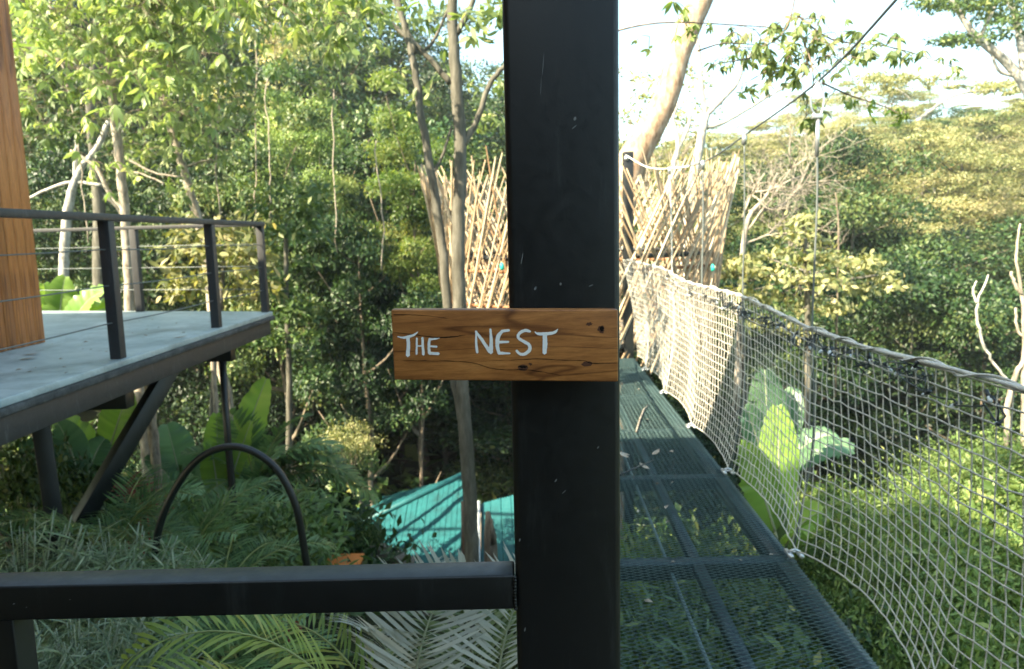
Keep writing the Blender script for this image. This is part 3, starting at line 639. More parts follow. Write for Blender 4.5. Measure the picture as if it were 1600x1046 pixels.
for fi, fam in enumerate((1, -1, 1, -1)):
    n_ = 64
    for k in range(n_):
        th = 2*math.pi*(k+r.uniform(-.12, .12))/n_+(.05 if fi > 1 else 0)+(.05 if fam > 0 else 0)
        tw = fam*r.uniform(.62, .70)*(1 if fi < 2 else .8)
        z1 = ZT+r.normal(0, .10)
        z0 = ZB-.25+r.uniform(-.05, .1)
        mid = (th+tw*.5+math.pi) % (2*math.pi)-math.pi
        if abs(mid-GAPC) < GAPW: continue
        front = math.cos(mid-GAPC)
        if front > .75: z1 -= .25*r.random()
        # the lattice bends round the hoops: two straight lengths would show, so keep the chord a little outside
        put_stick(ring(th, z0, .02*fam), ring(th+tw, z1, .06+.02*fam), r.uniform(.010, .0165)); ns += 1
for k in range(36):
    th = 2*math.pi*(k+r.uniform(-.3, .3))/36; mid = (th+math.pi) % (2*math.pi)-math.pi
    if abs(mid-GAPC) < .45 : continue
    z1 = ZT+r.normal(.05, .14); put_stick(ring(th, r.choice([.1, .9, 1.3]), 0), ring(th+r.normal(0, .12), z1, .05), r.uniform(.010, .015)); ns += 1
xm = MB()
for fi, fam in enumerate((1, -1)):
    for k in range(110):
        th = 2*math.pi*(k+r.uniform(-.2, .2))/110; tw = fam*r.uniform(.55, .68); mid = (th+tw*.5+math.pi) % (2*math.pi)-math.pi
        if abs(mid-GAPC) < .32: continue
        z1 = ZT+r.normal(-.12, .12); zz = np.linspace(ZB-.2, z1, 6); f_ = (zz-zz[0])/(z1-zz[0]); pp = np.array([ring(th+tw*q, z, .03*fam) for q, z in zip(f_, zz)])+r.normal(0, .006, (6, 3)); xm.tube(pp, r.uniform(.008, .013), 5)
o = xm.build('bamboo_weave', BAMBOO, nest, True); o['kind'] = 'stuff'
def hoop(z, rad, mat, k=0, a0=0, a1=2*math.pi, name='hoop'):
    mb = MB(); a = np.linspace(a0, a1, 60); mb.tube([ring(t, z, k) for t in a], rad, 8, True); mb.build(name, mat, nest, True)
hoop(1.30, .035, STEEL, -.05, GAPC+.3, GAPC-.3+2*math.pi)
hoop(1.13, .022, RUST, -.03, GAPC+.3, GAPC-.3+2*math.pi, 'rusty_hoop'); hoop(.66, .02, RUST, -.02, GAPC+.3, GAPC-.3+2*math.pi, 'rusty_hoop')
hoop(.12, .05, STEEL, -.06)
mb = MB()
for x in np.arange(-1.95, 1.95, .085):
    l = math.sqrt(max(0, 1.93**2-x*x)); mb.box((0, 0, 0), (.07, 1, .022)) if mb.n == 0 else None
    if l > .15: pass
fm = mb.mesh('floor_slat', BAMBOO)
for x in np.arange(-1.9, 1.95, .085):
    l = math.sqrt(max(.01, 1.93**2-x*x)); link('floor_slat', fm, nest, (x, 0, .06), None, (1, 2*l, 1))
for a in (1.2, 1.9, 4.35, 5.0):
    mb = MB(); mb.tube([(math.cos(a)*1.5, math.sin(a)*1.5, -9), (math.cos(a)*1.6, math.sin(a)*1.6, .0)], .08, 10); mb.build('support_pole', BARK, nest, True)
# small turquoise floats hanging in the nest lattice
TQ, nt, b = base_mat('turquoise_plastic', .5); b.inputs['Base Color'].default_value = (.02, .42, .32, 1)
for k, (px, py, Y) in enumerate([(784, 416, 9.2), (1113, 418, 9.6)]):
    mb = MB(); mb.tube([(0, 0, .045), (0, -.02, .02), (.005, -.02, -.025), (0, 0, -.05)], [.005, .024, .028, .014], 8); o = mb.build('turquoise_float', TQ, None, True); o.location = P(px, py, Y)
    tag(o, ['small turquoise float hanging in the lattice left of the post', 'small turquoise float hanging in the lattice right of the post'][k], 'float', 'turquoise floats on the nest')

# ------------------------------------------------------------------ the teal roofed houses below
def roof_house(name, label, R, E, Cc, A, nsheet, wallz, fascia=None):
    O = empty(name, R); tag(O, label, 'house'); o0 = np.array(O.location)
    R, E, Cc, A = [np.array(q, float) for q in (R, E, Cc, A)]
    def plane(p0, p1, q0, q1, n, nm):      # sheets between line p0-p1 (upper) and q0-q1 (lower)
        nn = nrm(np.cross(p1-p0+(q1-q0), q0-p0)); nn = nn if nn[2] > 0 else -nn
        for k in range(n):
            m = MB(); W = 8; V = []
            for j in range(W+1):
                t = (k+j/W*1.0)/n; a = p0+(p1-p0)*t; b = q0+(q1-q0)*t
                h = (.022 if j % 2 else 0)+.008*(k % 2)
                for s in np.linspace(0, 1, 6): V.append(a+(b-a)*s+nn*(h+RNG.normal(0, .004))-o0)
            i = (np.arange(W)[:, None]*6+np.arange(5)[None]).reshape(-1)
            m.add(V, np.stack([i, i+1, i+7, i+6], 1)); m.build(nm, TEAL, O)
    plane(R, R+(E-R)*.97, Cc, Cc+(E-Cc)*.97, nsheet, 'roof_sheet'); 
    plane(R+(A-R)*.03, A, R+(E-R)*.03, E, max(3, nsheet//2), 'roof_sheet')
    m = MB(); m.tube([R-o0+(0, 0, .05), E-o0+(0, 0, .05)], .07, 6); m.build('ridge_cap', TEAL, O)
    def wall(a, b):
        m = MB(); a = a-o0; b = b-o0; d = nrm(np.array(b)-a); inn = .25*np.array((0, 1, 0))
        a = a+inn; b = b+inn
        m.add([a-(0, 0, .06), b-(0, 0, .06), (b[0], b[1], wallz-o0[2]), (a[0], a[1], wallz-o0[2])], [[0, 1, 2, 3]]); m.build('wall', PLASTER, O)
    wall(Cc, E); wall(R, Cc)
    m = MB(); m.beam(E-o0+(0, -.02, -.07), Cc-o0+(0, -.02, -.07), .05, .14); m.build('fascia', fascia or PLASTER, O)
    return O
Rp = P(726, 744, 15.0)
roof_house('teal_roofed_house', 'teal metal roofed house below, seen left of the tree trunk', Rp, P(505, 850, 14.2), P(716, 935, 11.6), P(520, 798, 18.5), 26, -8.5)
R2 = P(752, 786, 13.0)
O = empty('teal_roof_porch', R2); tag(O, 'teal porch roof with white edge strip beside the broken stump', 'porch roof')
a, b_, c, d = P(752, 788, 12.9), P(830, 768, 12.9), P(850, 960, 10.6), P(750, 960, 10.6); m = MB(); o0 = np.array(O.location)
nn = nrm(np.cross(b_-a, d-a)); nn = nn if nn[2] > 0 else -nn
for k in range(5):
    m = MB(); V = []
    for j in range(9):
        t = (k+j/8)/5; p0 = a+(b_-a)*t; p1 = d+(c-d)*t
        for s in np.linspace(0, 1, 6): V.append(p0+(p1-p0)*s+nn*((.03 if j % 2 else 0)+.006*(k % 2))-o0)
    i = (np.arange(8)[:, None]*6+np.arange(5)[None]).reshape(-1); m.add(V, np.stack([i, i+1, i+7, i+6], 1)); m.build('roof_sheet', TEAL, O)
m = MB(); m.beam(a-o0+(-.05, -.03, .03), d-o0+(-.03, -.03, .03), .07, .13); m.build('edge_strip', WHITE, O)
for q in (a, b_, c, d):
    m = MB(); m.beam(q-o0+(0.02, 0, -.05), np.array((q[0], q[1], -8.5))-o0, .1, .1); m.build('porch_post', BARK, O)
# the pale parapet and orange thing below it
m = MB(); m.beam(P(470, 800, 12.2), P(640, 884, 10.9), .25, .16); m.box(P(490, 830, 12.4)+(0, 0.1, -.6), (.35, .3, 1.6)); tag(m.build('garden_wall', PLASTER), 'pale plaster garden wall edge in front of the teal roof', 'wall')
m = MB(); m.box((0, 0, 0), (.62, .5, .05)); m.box((.0, -.22, -.10), (.62, .03, .16)); o = m.build('awning', ORANGE); o.location = P(524, 878, 8.6)+(0, 0, -.03); bevel(o, .01); tag(o, 'small orange awning just above the near black rail', 'awning')
m = MB(); m.tube([P(766, 1000, 9.6), P(768, 900, 9.6), P(766, 840, 9.6), P(762, 800, 9.6)], [.10, .10, .09, .03], 9); m.tube([P(770, 850, 9.55), P(768, 812, 9.55)], [.05, .02], 7); tag(m.build('broken_stump', BARK), 'broken brown tree stump in front of the teal porch roof', 'stump')
m = MB(); m.tube([P(735, 1000, 8.9), P(735, 860, 8.9), P(732, 785, 8.9)], [.11, .11, .10], 9)
tag(m.build('wooden_pile', DARKW), 'dark upright pile right behind the slim tree trunk', 'pile')

# ------------------------------------------------------------------ vegetation builders
def blob_leaves(mb, c, rad, n, leaf, r, flat=.62, six=False, aspect=.5, shell=.72, up=.35, tone=0.):
    u = nrm(r.normal(0, 1, (n, 3))); u[:, 2] = np.where(u[:, 2] < -.35, -u[:, 2]*.6, u[:, 2])
    rr = rad*(shell+(1.12-shell)*r.random(n))[:, None]
    # lumpy outline
    lump = 1+.16*np.sin(u[:, :1]*5+c[0]*3)+.14*np.sin(u[:, 1:2]*6+c[1]*3)
    p = c+u*rr*lump*np.array([1, 1, flat])
    nn = nrm(u*1.5+r.normal(0, .33, (n, 3))+np.array([0, 0, up]))
    d = r.normal(0, 1, (n, 3))+u*.6+np.array([0, 0, -.35])
    L = leaf*r.uniform(.65, 1.3, n); W = L*aspect*r.uniform(.8, 1.2, n)
    rnd = np.clip(r.normal(.42+tone, .22, n), 0, 1)
    (mb.leaves6 if six else mb.leaves)(p-d*0, d, nn, L, W, rnd)
def limb(mb, p, d, length, r0, r1, r, n=5, lift=.15, wob=.12):
    pts = [np.array(p, float)]; d = nrm(d)
    for k in range(n):
        d = nrm(d+r.normal(0, wob, 3)+np.array([0, 0, lift])); pts.append(pts[-1]+d*length/n)
    mb.tube(pts, np.linspace(r0, r1, n+1), 7); return pts
def tree_proto(seed, mat_leaf, mat_bark, H=10., crown0=.35, R=3., nlimb=9, nblob=5, br=.85, nleaf=150, leaf=.22, flat=.6, trunk_r=.16, top=True, aspect=.5):
    r = np.random.default_rng(seed); tb_ = MB(); cb = MB()
    hts = np.linspace(0, H*.9, 8); pts = np.stack([np.cumsum(r.normal(0, .12, 8)), np.cumsum(r.normal(0, .12, 8)), hts], 1); pts[0, :2] = 0
    sp = smooth_path(pts, 3); rads = np.linspace(trunk_r, trunk_r*.2, len(sp)); rads[0] *= 1.3; tb_.tube(sp, rads, 9)
    for k in range(nlimb):
        f = crown0+(1-crown0)*(k+.5)/nlimb; z = H*.9*f; j = int(f*(len(sp)-1)); a = k*2.4+r.uniform(-.5, .5)
        prof = math.sin(math.pi*min(1, .22+.78*(1-(f-crown0)/(1-crown0))*.95))**.7 if top else 1.
        ln = R*(.55+.5*prof)*r.uniform(.8, 1.1)
        lp = limb(tb_, sp[j], (math.cos(a), math.sin(a), .25), ln, rads[j]*.6, .015, r)
        tone = r.normal(0, .13)
        for q in range(nblob):
            i = 1+int((q+1)/nblob*4); c = lp[min(i, 5)]+r.normal(0, br*.55, 3)*np.array([1, 1, .5])+np.array([0, 0, br*.3])
            blob_leaves(cb, c, br*r.uniform(.65, 1.15), int(nleaf*r.uniform(.7, 1.2)), leaf, r, flat, tone=tone+r.normal(0, .12), aspect=aspect)
    blob_leaves(cb, sp[-1]+(0, 0, .1*br), br, nleaf, leaf, r, flat)
    return dict(t=tb_.mesh('trunk', mat_bark, True), c=cb.mesh('crown', mat_leaf), H=H)
def place(pr, name, label, x, y, h, sxy=None, rot=None, group=None, cat='tree', leafmat=None):
    z = float(G(x, y)) - .1; s = h/pr['H']; sxy = sxy or s
    e = empty(name, (x, y, z), rot if rot is not None else RNG.uniform(0, 6.28)); tag(e, label, cat, group)
    link('trunk', pr['t'], e, scale=(min(sxy, s*1.3),)*2+(s,)); sz = min(s, 1.35*sxy); o = link('crown', pr['c'], e, (0, 0, pr['H']*(s-sz)*.97), scale=(sxy, sxy, sz))
    if leafmat: o.material_slots[0].link = 'OBJECT'; o.material_slots[0].material = leafmat
    return e
def top_at(px, py, Y, pr, name, label, wpx=None, **k):
    """tree at depth Y whose top reaches row py; wpx is the crown's width in photograph pixels"""
    p = P(px, py, Y); g = float(G(p[0], Y))-.1; h = p[2]-g
    s = None if wpx is None else (wpx*Y/FPX)/(2*pr['R'])
    return place(pr, name, label, p[0], Y, max(h, .6), s, **k)
def shrub_proto(seed, mat_leaf, R=1.2, H=1.8, n=12, nleaf=170, leaf=.12, br=.5, aspect=.45, six=False, stems=True, flat=.75):
    r = np.random.default_rng(seed); tb_ = MB(); cb = MB()
    for k in range(n):
        a = r.uniform(0, 6.28); q = R*math.sqrt(r.random())*.8; z = H*(.35+.55*(1-(q/R)**2)*r.uniform(.6, 1))
        c = np.array((q*math.cos(a), q*math.sin(a), z))
        pts = smooth_path([(0, 0, 0), tuple(c*np.array([.35, .35, .5])+r.normal(0, .04, 3)), tuple(c)], 3); tb_.tube(pts, np.linspace(.018, .005, len(pts)), 5)
        blob_leaves(cb, c, br*r.uniform(.7, 1.2), int(nleaf*r.uniform(.7, 1.2)), leaf, r, flat, six, aspect, shell=.35)
    return dict(t=tb_.mesh('stem', BARK, True), c=cb.mesh('foliage', mat_leaf), H=H, R=R)
def pl_shrub(pr, name, label, px, py, Y, hgt, w, group=None, cat='shrub', leafmat=None, z=None):
    """shrub whose top centre is at (px,py)"""
    p = P(px, py, Y); s = hgt/pr['H']; e = empty(name, (p[0], Y, p[2]-hgt), RNG.uniform(0, 6.28)); tag(e, label, cat, group)
    sw = w/(2*pr['R']); link('stem', pr['t'], e, scale=(sw, sw, s)); o = link('foliage', pr['c'], e, scale=(sw, sw, s))
    if leafmat: o.material_slots[0].link = 'OBJECT'; o.material_slots[0].material = leafmat
    return e
def frond_on(mb, sb, p, d, L, r, leafL=.35, nl=34, W=.028, droop=.6, vee=.35, start=.15, tone=0., sag=.35, rachis=.008):
    """a pinnate palm leaf; leaflets go to mb, the rib to sb"""
    d = nrm(np.array(d, float)); pts = [np.array(p, float)]; n = 14
    for k in range(n): d = nrm(d+np.array([0, 0, -droop/n*(1+k/n*1.4)])); pts.append(pts[-1]+d*L/n)
    pts = np.array(pts); sb.tube(pts, np.linspace(rachis, rachis*.25, n+1), 5)
    t = np.linspace(start, .985, nl)*n; i = np.minimum(t.astype(int), n-1); f = (t-i)[:, None]; c = pts[i]*(1-f)+pts[i+1]*f
    tan = nrm(pts[i+1]-pts[i]); D_ = pts[-1]-pts[0]
    s0 = nrm(np.cross(D_, np.array([0, 0, 1.]))) if np.hypot(D_[0], D_[1]) > .42*np.linalg.norm(D_) else np.array([.96, .28, 0])
    side = nrm(s0[None]-tan*np.sum(tan*s0, 1, keepdims=True)); upv = np.cross(side, tan)
    env = np.sin(np.pi*np.clip(np.linspace(.16, .97, nl), 0, 1))**.6
    for s in (1, -1):
        dd = side*s*.85+tan*.62+upv*vee+r.normal(0, .07, (nl, 3)); nn = upv+side*(-s)*vee+r.normal(0, .12, (nl, 3))
        mb.leaves6(c, dd, nn, leafL*env*r.uniform(.88, 1.1, nl), np.full(nl, W), np.clip(r.normal(.45+tone, .2, nl), 0, 1), droop=sag*r.uniform(.6, 1.5))
def palm(name, label, p, nf, L, mat, r, leafL=.35, W=.028, nl=34, droop=.7, stem=None, cat='palm', group=None, spread=.9, az=None, elev=(.5, 1.2), sag=.35, tone=0., vee=.35, stemh=.0, rach=.008):
    e = empty(name, p); tag(e, label, cat, group)
    for k in range(nf):
        m = MB(); s = MB(); a = (k*2.4+r.uniform(-.4, .4)) if az is None else az[0]+(az[1]-az[0])*(k+.5)/nf+r.uniform(-.12, .12)
        el = r.uniform(*elev)
        frond_on(m, s, (.02*math.cos(a), .02*math.sin(a), stemh), (math.cos(a)*spread, math.sin(a)*spread, el), L*r.uniform(.8, 1.15), r, leafL, nl, W, droop, vee, tone=tone, sag=sag, rachis=rach)
        o = m.build('frond', mat, e); s.build('rib', stem or L_AR_STEM, o, True)
    return e
L_AR_STEM, nt, b = base_mat('palm_rib', .5); b.inputs['Base Color'].default_value = (.22, .24, .07, 1)
RIB_G, nt, b = base_mat('pale_rib', .5); b.inputs['Base Color'].default_value = (.30, .33, .22, 1)
def blade(mb, sb, p, d, L, W, r, droop=.5, up=(0, 0, 1), cup=.18, tear=.4):
    """banana leaf: a wide blade along a bending midrib, side veins as folds, a few tears"""
    n = 26; d = nrm(np.array(d, float)); pts = [np.array(p, float)]
    for k in range(n): d = nrm(d+np.array([0, 0, -droop/n*(.3+2*k/n)])); pts.append(pts[-1]+d*L/n)
    pts = np.array(pts); sb.tube(pts, np.linspace(.014, .003, n+1), 6)
    t = np.linspace(0, 1, n+1); w = W*.5*np.clip(np.sin(np.pi*(t*.93+.05))**.55, .02, 1)
    tan = np.gradient(pts, axis=0); tan = nrm(tan); side = nrm(np.cross(tan, np.array(up, float))+1e-5); nv = np.cross(side, tan)
    for s in (1, -1):
        V = []; 
        for i in range(n+1):
            fold = .012*(1 if i % 2 else -1); tr = -.18*W if r.random() < tear*.25 else 0
            for q in (0, .5, 1.):
                V.append(pts[i]+side[i]*s*w[i]*q+nv[i]*(cup*w[i]*math.sin(q*2.2)+fold*q)+tan[i]*(w[i]*.35*q)+nv[i]*tr*q*q)
        i = (np.arange(n)[:, None]*3+np.arange(2)[None]).reshape(-1); f = np.stack([i, i+1, i+4, i+3], 1)
        mb.add(V, f if s > 0 else f[:, ::-1], rnd=np.clip(r.uniform(.2, .7)+np.repeat(r.normal(0, .07, n+1), 3), 0, 1))
def bananas(name, label, base, leaves, mat, r, cat='banana plant', group=None, stem=True):
    """leaves: list of (tip px, tip py, Y, width)"""
    e = empty(name, base); tag(e, label, cat, group); b0 = np.array(base)
    if stem:
        s = MB(); s.tube([(0, 0, 0), (.01, 0, .25), (0, 0, .5)], [.06, .045, .03], 8); s.build('stem', L_PALM, e, True)
    for (px, py, Y, W, dr) in leaves:
        tip = P(px, py, Y)-b0; m = MB(); s = MB(); L = np.linalg.norm(tip)*(1+dr*.10)
        d = nrm(tip)+np.array([0, 0, dr*.42]); st = nrm(d)*L*.18
        s.tube([(0, 0, 0), st*.5, st], .012, 6)
        view = nrm(-(b0+tip*.5-np.array([0, 0, EYE])))
        blade(m, s, st, d, L*.82, W, r, dr, up=view*.8+np.array([0, 0, .7])); o = m.build('leaf', mat, e, True); s.build('midrib', RIB_G, o, True)
    return e

# ------------------------------------------------------------------ forest prototypes
PR = {}
PR['dark1'] = tree_proto(1, L_DARK, BARK, 10, .18, 3., 11, 3, 1.12, 760, 0.161, aspect=.5); PR['dark2'] = tree_proto(2, L_DARK, BARK_G, 10, .15, 3., 11, 3, 1.12, 760, 0.138, aspect=.5)
PR['mid1'] = tree_proto(3, L_MID, BARK_G, 10, .2, 3., 11, 3, 1.12, 760, 0.155, aspect=.5); PR['mid2'] = tree_proto(4, L_MID, BARK, 10, .15, 3., 11, 3, 1.12, 760, 0.167, aspect=.5)
PR['pale1'] = tree_proto(5, L_PALE, BARK_G, 10, .25, 3., 10, 5, .85, 420, .13); PR['pale2'] = tree_proto(6, L_PALE, BARK_G, 10, .3, 3., 10, 5, .75, 360, .12, .4)
PR['yel1'] = tree_proto(7, L_YEL, BARK_G, 10, .35, 3., 10, 5, .8, 320, .15)
for k in PR: PR[k]['R'] = 3.2
r = np.random.default_rng(77)
D, M, Pz_, Yl = ('dark1', 'dark2'), ('mid1', 'mid2'), ('pale1', 'pale2'), ('yel1',)
def row(kinds, Y, items, name, label, group, cat='tree'):
    ORD = ['first', 'second', 'third', 'fourth', 'fifth', 'sixth', 'seventh', 'eighth', 'ninth', 'tenth', 'eleventh', 'twelfth']
    items = sorted(items)
    for num, (px, py, w) in enumerate(items):
        kd = kinds[r.integers(len(kinds))]; yy = Y+r.uniform(-1, 1)*Y*.07; py = py+r.uniform(-22, 22); w = w*r.uniform(.8, 1.25); px = px+r.uniform(-20, 20)
        top_at(px, py, yy, PR[kd], name, label+', '+ORD[num]+' from the left', w, group=group, cat=cat)
# the far slope on the left and behind the post
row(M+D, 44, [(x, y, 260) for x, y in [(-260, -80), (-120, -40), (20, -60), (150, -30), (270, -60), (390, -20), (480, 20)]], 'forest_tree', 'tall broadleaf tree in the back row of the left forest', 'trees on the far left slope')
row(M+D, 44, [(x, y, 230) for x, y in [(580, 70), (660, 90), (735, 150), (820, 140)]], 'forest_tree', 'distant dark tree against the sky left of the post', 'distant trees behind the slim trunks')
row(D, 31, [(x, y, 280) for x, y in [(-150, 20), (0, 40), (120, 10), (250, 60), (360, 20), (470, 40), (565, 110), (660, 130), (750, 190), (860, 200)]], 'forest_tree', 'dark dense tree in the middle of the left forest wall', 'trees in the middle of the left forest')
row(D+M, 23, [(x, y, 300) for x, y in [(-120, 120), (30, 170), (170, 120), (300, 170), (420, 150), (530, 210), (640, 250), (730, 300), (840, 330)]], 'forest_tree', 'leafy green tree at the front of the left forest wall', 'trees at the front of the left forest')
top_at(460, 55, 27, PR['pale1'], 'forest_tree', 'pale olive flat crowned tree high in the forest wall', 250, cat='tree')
top_at(455, 140, 18, PR['mid1'], 'forest_tree', 'sunlit fresh green tree lower centre of the forest wall', 150, leafmat=L_SOFT)  # lighter leaf colour stands in for sun on this clump
top_at(640, 175, 17, PR['mid2'], 'forest_tree', 'sunlit pale green tree left of the bamboo nest', 170, leafmat=L_BRIGHT)  # brighter leaves put the sunlit look into the crown's colour
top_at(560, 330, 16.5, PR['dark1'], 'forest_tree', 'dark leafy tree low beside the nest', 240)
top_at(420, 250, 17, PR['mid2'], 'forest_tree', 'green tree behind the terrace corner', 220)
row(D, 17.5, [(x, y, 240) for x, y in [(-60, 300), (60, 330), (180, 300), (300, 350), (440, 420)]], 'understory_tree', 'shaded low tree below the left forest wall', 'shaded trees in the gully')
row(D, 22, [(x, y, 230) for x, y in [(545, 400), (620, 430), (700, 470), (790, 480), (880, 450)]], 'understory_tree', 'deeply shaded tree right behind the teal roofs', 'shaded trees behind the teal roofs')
# right of the post: the shaded wood in the valley, the sunlit slope behind, the far ridge
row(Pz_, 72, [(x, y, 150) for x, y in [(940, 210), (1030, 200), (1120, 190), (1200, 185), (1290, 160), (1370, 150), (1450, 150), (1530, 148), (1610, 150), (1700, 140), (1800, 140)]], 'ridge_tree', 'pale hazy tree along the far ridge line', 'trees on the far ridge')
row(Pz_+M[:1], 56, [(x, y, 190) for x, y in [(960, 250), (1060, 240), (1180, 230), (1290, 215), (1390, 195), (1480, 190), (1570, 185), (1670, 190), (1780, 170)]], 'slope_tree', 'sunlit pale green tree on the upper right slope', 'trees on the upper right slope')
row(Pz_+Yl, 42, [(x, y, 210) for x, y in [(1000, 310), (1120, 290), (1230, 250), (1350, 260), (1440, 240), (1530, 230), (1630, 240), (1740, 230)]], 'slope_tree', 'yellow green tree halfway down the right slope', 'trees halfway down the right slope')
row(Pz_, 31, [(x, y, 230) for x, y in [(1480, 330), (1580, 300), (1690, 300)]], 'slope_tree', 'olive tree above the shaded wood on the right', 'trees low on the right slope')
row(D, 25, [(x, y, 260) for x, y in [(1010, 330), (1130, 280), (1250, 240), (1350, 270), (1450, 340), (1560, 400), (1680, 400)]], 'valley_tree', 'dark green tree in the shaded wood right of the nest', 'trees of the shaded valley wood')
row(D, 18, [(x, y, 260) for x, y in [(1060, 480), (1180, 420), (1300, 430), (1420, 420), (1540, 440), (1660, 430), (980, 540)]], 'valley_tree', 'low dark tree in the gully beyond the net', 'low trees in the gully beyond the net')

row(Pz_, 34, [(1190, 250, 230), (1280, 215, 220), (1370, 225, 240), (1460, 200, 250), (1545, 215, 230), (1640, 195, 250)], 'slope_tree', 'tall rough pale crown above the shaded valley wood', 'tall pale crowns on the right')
# ------------------------------------------------------------------ trees drawn one by one
def path_tree(name, label, stems, mat, Y, cat='tree', r_=None, cut=10):
    e = empty(name, P(*stems[0][0][0], Y)); tag(e, label, cat); o0 = np.array(e.location)
    for k, (pts, rads, *yy) in enumerate(stems):
        m = MB(); n = len(pts); ys = yy[0] if yy else [Y]*n
        pp = smooth_path([P(x, y, q)-o0 for (x, y), q in zip(pts, ys)], 5); pp = pp+RNG.normal(0, .004, pp.shape)
        m.tube(pp, rad_path([q*Y/FPX for q in rads], 5), cut); m.build('trunk' if k == 0 else 'branch', mat, e, True)
    return e
twin = path_tree('slim_tree', 'slim grey tree with two stems in front of the bamboo nest', [
    ([(742, 1080), (738, 885), (735, 800), (729, 700), (722, 600), (717, 480), (716, 380), (720, 250), (713, 130), (707, 40), (704, -60)], [14, 12.5, 12, 11.5, 11, 11, 10.5, 10, 9.5, 8, 7]),
    ([(728, 690), (712, 600), (702, 500), (692, 400), (677, 290), (660, 190), (648, 110), (632, 40), (612, -40)], [6.5, 7.5, 7.5, 7.2, 6.8, 6, 5.5, 5, 4]),
    ([(705, 132), (665, 85), (610, 35), (540, -30)], [5, 4, 3.5, 3]), ([(724, 228), (748, 180), (766, 130), (792, 100), (830, 70)], [5, 4.5, 4, 3.5, 3]),
    ([(714, 52), (735, 10), (752, -40)], [5, 4, 3]), ([(650, 85), (622, 12), (600, -30)], [4, 3.5, 3]), ([(664, 245), (676, 268), (690, 246), (706, 195)], [2.5, 3, 2.5, 2]),
    ([(711, 350), (702, 335), (694, 312)], [4.5, 3.5, 2.5]), ([(660, 85), (690, 40), (712, -20)], [2.5, 2.2, 2])], BARK_G, 6.5)
t1 = path_tree('slender_tree', 'slender brown tree with dark side branches behind the terrace railing', [
    ([(245, 900), (222, 640), (205, 500), (200, 400), (192, 300), (182, 210), (173, 130), (168, 60), (160, -40)], [9, 8.5, 8, 7.5, 7, 6.5, 6, 5, 4]),
    ([(170, 133), (130, 112), (70, 86), (10, 58), (-60, 30)], [4, 3.5, 3, 2.5, 2]), ([(136, 114), (105, 80), (88, 40), (76, -10)], [3, 2.6, 2.2, 1.8]),
    ([(194, 245), (240, 270), (285, 277)], [2, 1.6, 1.2]), ([(195, 266), (230, 275), (258, 288)], [1.8, 1.5, 1.2]), ([(200, 335), (170, 300), (150, 262), (110, 235)], [4, 3.5, 3, 2])], BARK_D, 10)
t2 = path_tree('leaning_slim_tree', 'leaning slim tree behind the middle railing post', [
    ([(372, 900), (358, 640), (340, 560), (325, 430), (308, 340), (285, 260), (262, 180), (248, 110), (236, 20)], [8, 7.5, 7, 6.5, 6.5, 6, 6, 5, 4]),
    ([(243, 140), (238, 110), (225, 95)], [3, 2.5, 2]), ([(285, 262), (330, 250), (345, 262)], [2, 1.5, 1]), ([(250, 115), (300, 70), (340, 10)], [3, 2.5, 2])], BARK_D, 11.5)
t3 = path_tree('white_tree', 'white barked forked tree left beside the timber wall', [
    ([(98, 560), (100, 430), (106, 330), (122, 270), (150, 235), (170, 190)], [8, 7.5, 7, 5, 4.5, 4]), ([(118, 278), (118, 240), (122, 215)], [3.5, 3, 2]), ([(160, 290), (120, 285), (90, 290), (45, 310)], [3, 2.6, 2.4, 2])], BARK_W, 14)
t4 = path_tree('mottled_tree', 'mottled grey tree trunk between the white tree and the slender tree', [
    ([(160, 620), (155, 420), (155, 330), (148, 250), (142, 160), (150, 80), (156, -20)], [10, 10, 9, 8, 7, 6, 5]), ([(155, 300), (180, 320), (190, 335)], [3, 3, 3])], BARK_G, 15.5)
t5 = path_tree('short_trunk', 'bare brown trunk rising under the terrace brace', [([(262, 900), (248, 775), (240, 680), (232, 600), (228, 555)], [8, 8, 7.5, 7, 6.5]), ([(246, 740), (236, 690), (233, 640)], [4, 4, 3])], BARK_D, 8.2)
t6 = path_tree('slim_pale_stem', 'thin pale stem just left of the leaning slim tree below the terrace', [([(345, 820), (338, 640), (332, 560), (330, 500)], [4, 4, 3.5, 3])], BARK_D, 9.2)
tl = path_tree('leaning_tree', 'thick tan tree leaning right above the bamboo nest', [
    ([(900, 620), (940, 440), (968, 320), (990, 248), (1018, 198), (1042, 148), (1058, 92), (1078, 40), (1106, -30), (1130, -90)], [28, 26, 25, 24, 21, 19, 18, 18, 19, 18])], BARK_T, 15, cut=14)
tw = path_tree('bare_white_tree', 'bare white forked tree rising behind the bamboo nest', [
    ([(1060, 520), (1072, 380), (1084, 280), (1092, 235), (1103, 178)], [10, 9, 8, 6.5, 6]), ([(1103, 180), (1096, 135), (1092, 80), (1086, 30), (1096, -30)], [4.5, 4, 3, 2.5, 2]),
    ([(1104, 180), (1125, 158), (1150, 132), (1160, 105), (1175, 82)], [4.5, 4.5, 3.5, 3, 2.5]), ([(1100, 200), (1130, 192), (1165, 172), (1205, 148), (1250, 122), (1300, 85)], [3.5, 3.2, 3, 2.6, 2, 1.5]),
    ([(1040, 330), (1052, 260), (1060, 225), (1052, 188), (1060, 160)], [5, 4.5, 4, 3, 2]), ([(1056, 240), (1075, 200), (1080, 165)], [3.5, 3, 2.2])], BARK_W, 17)
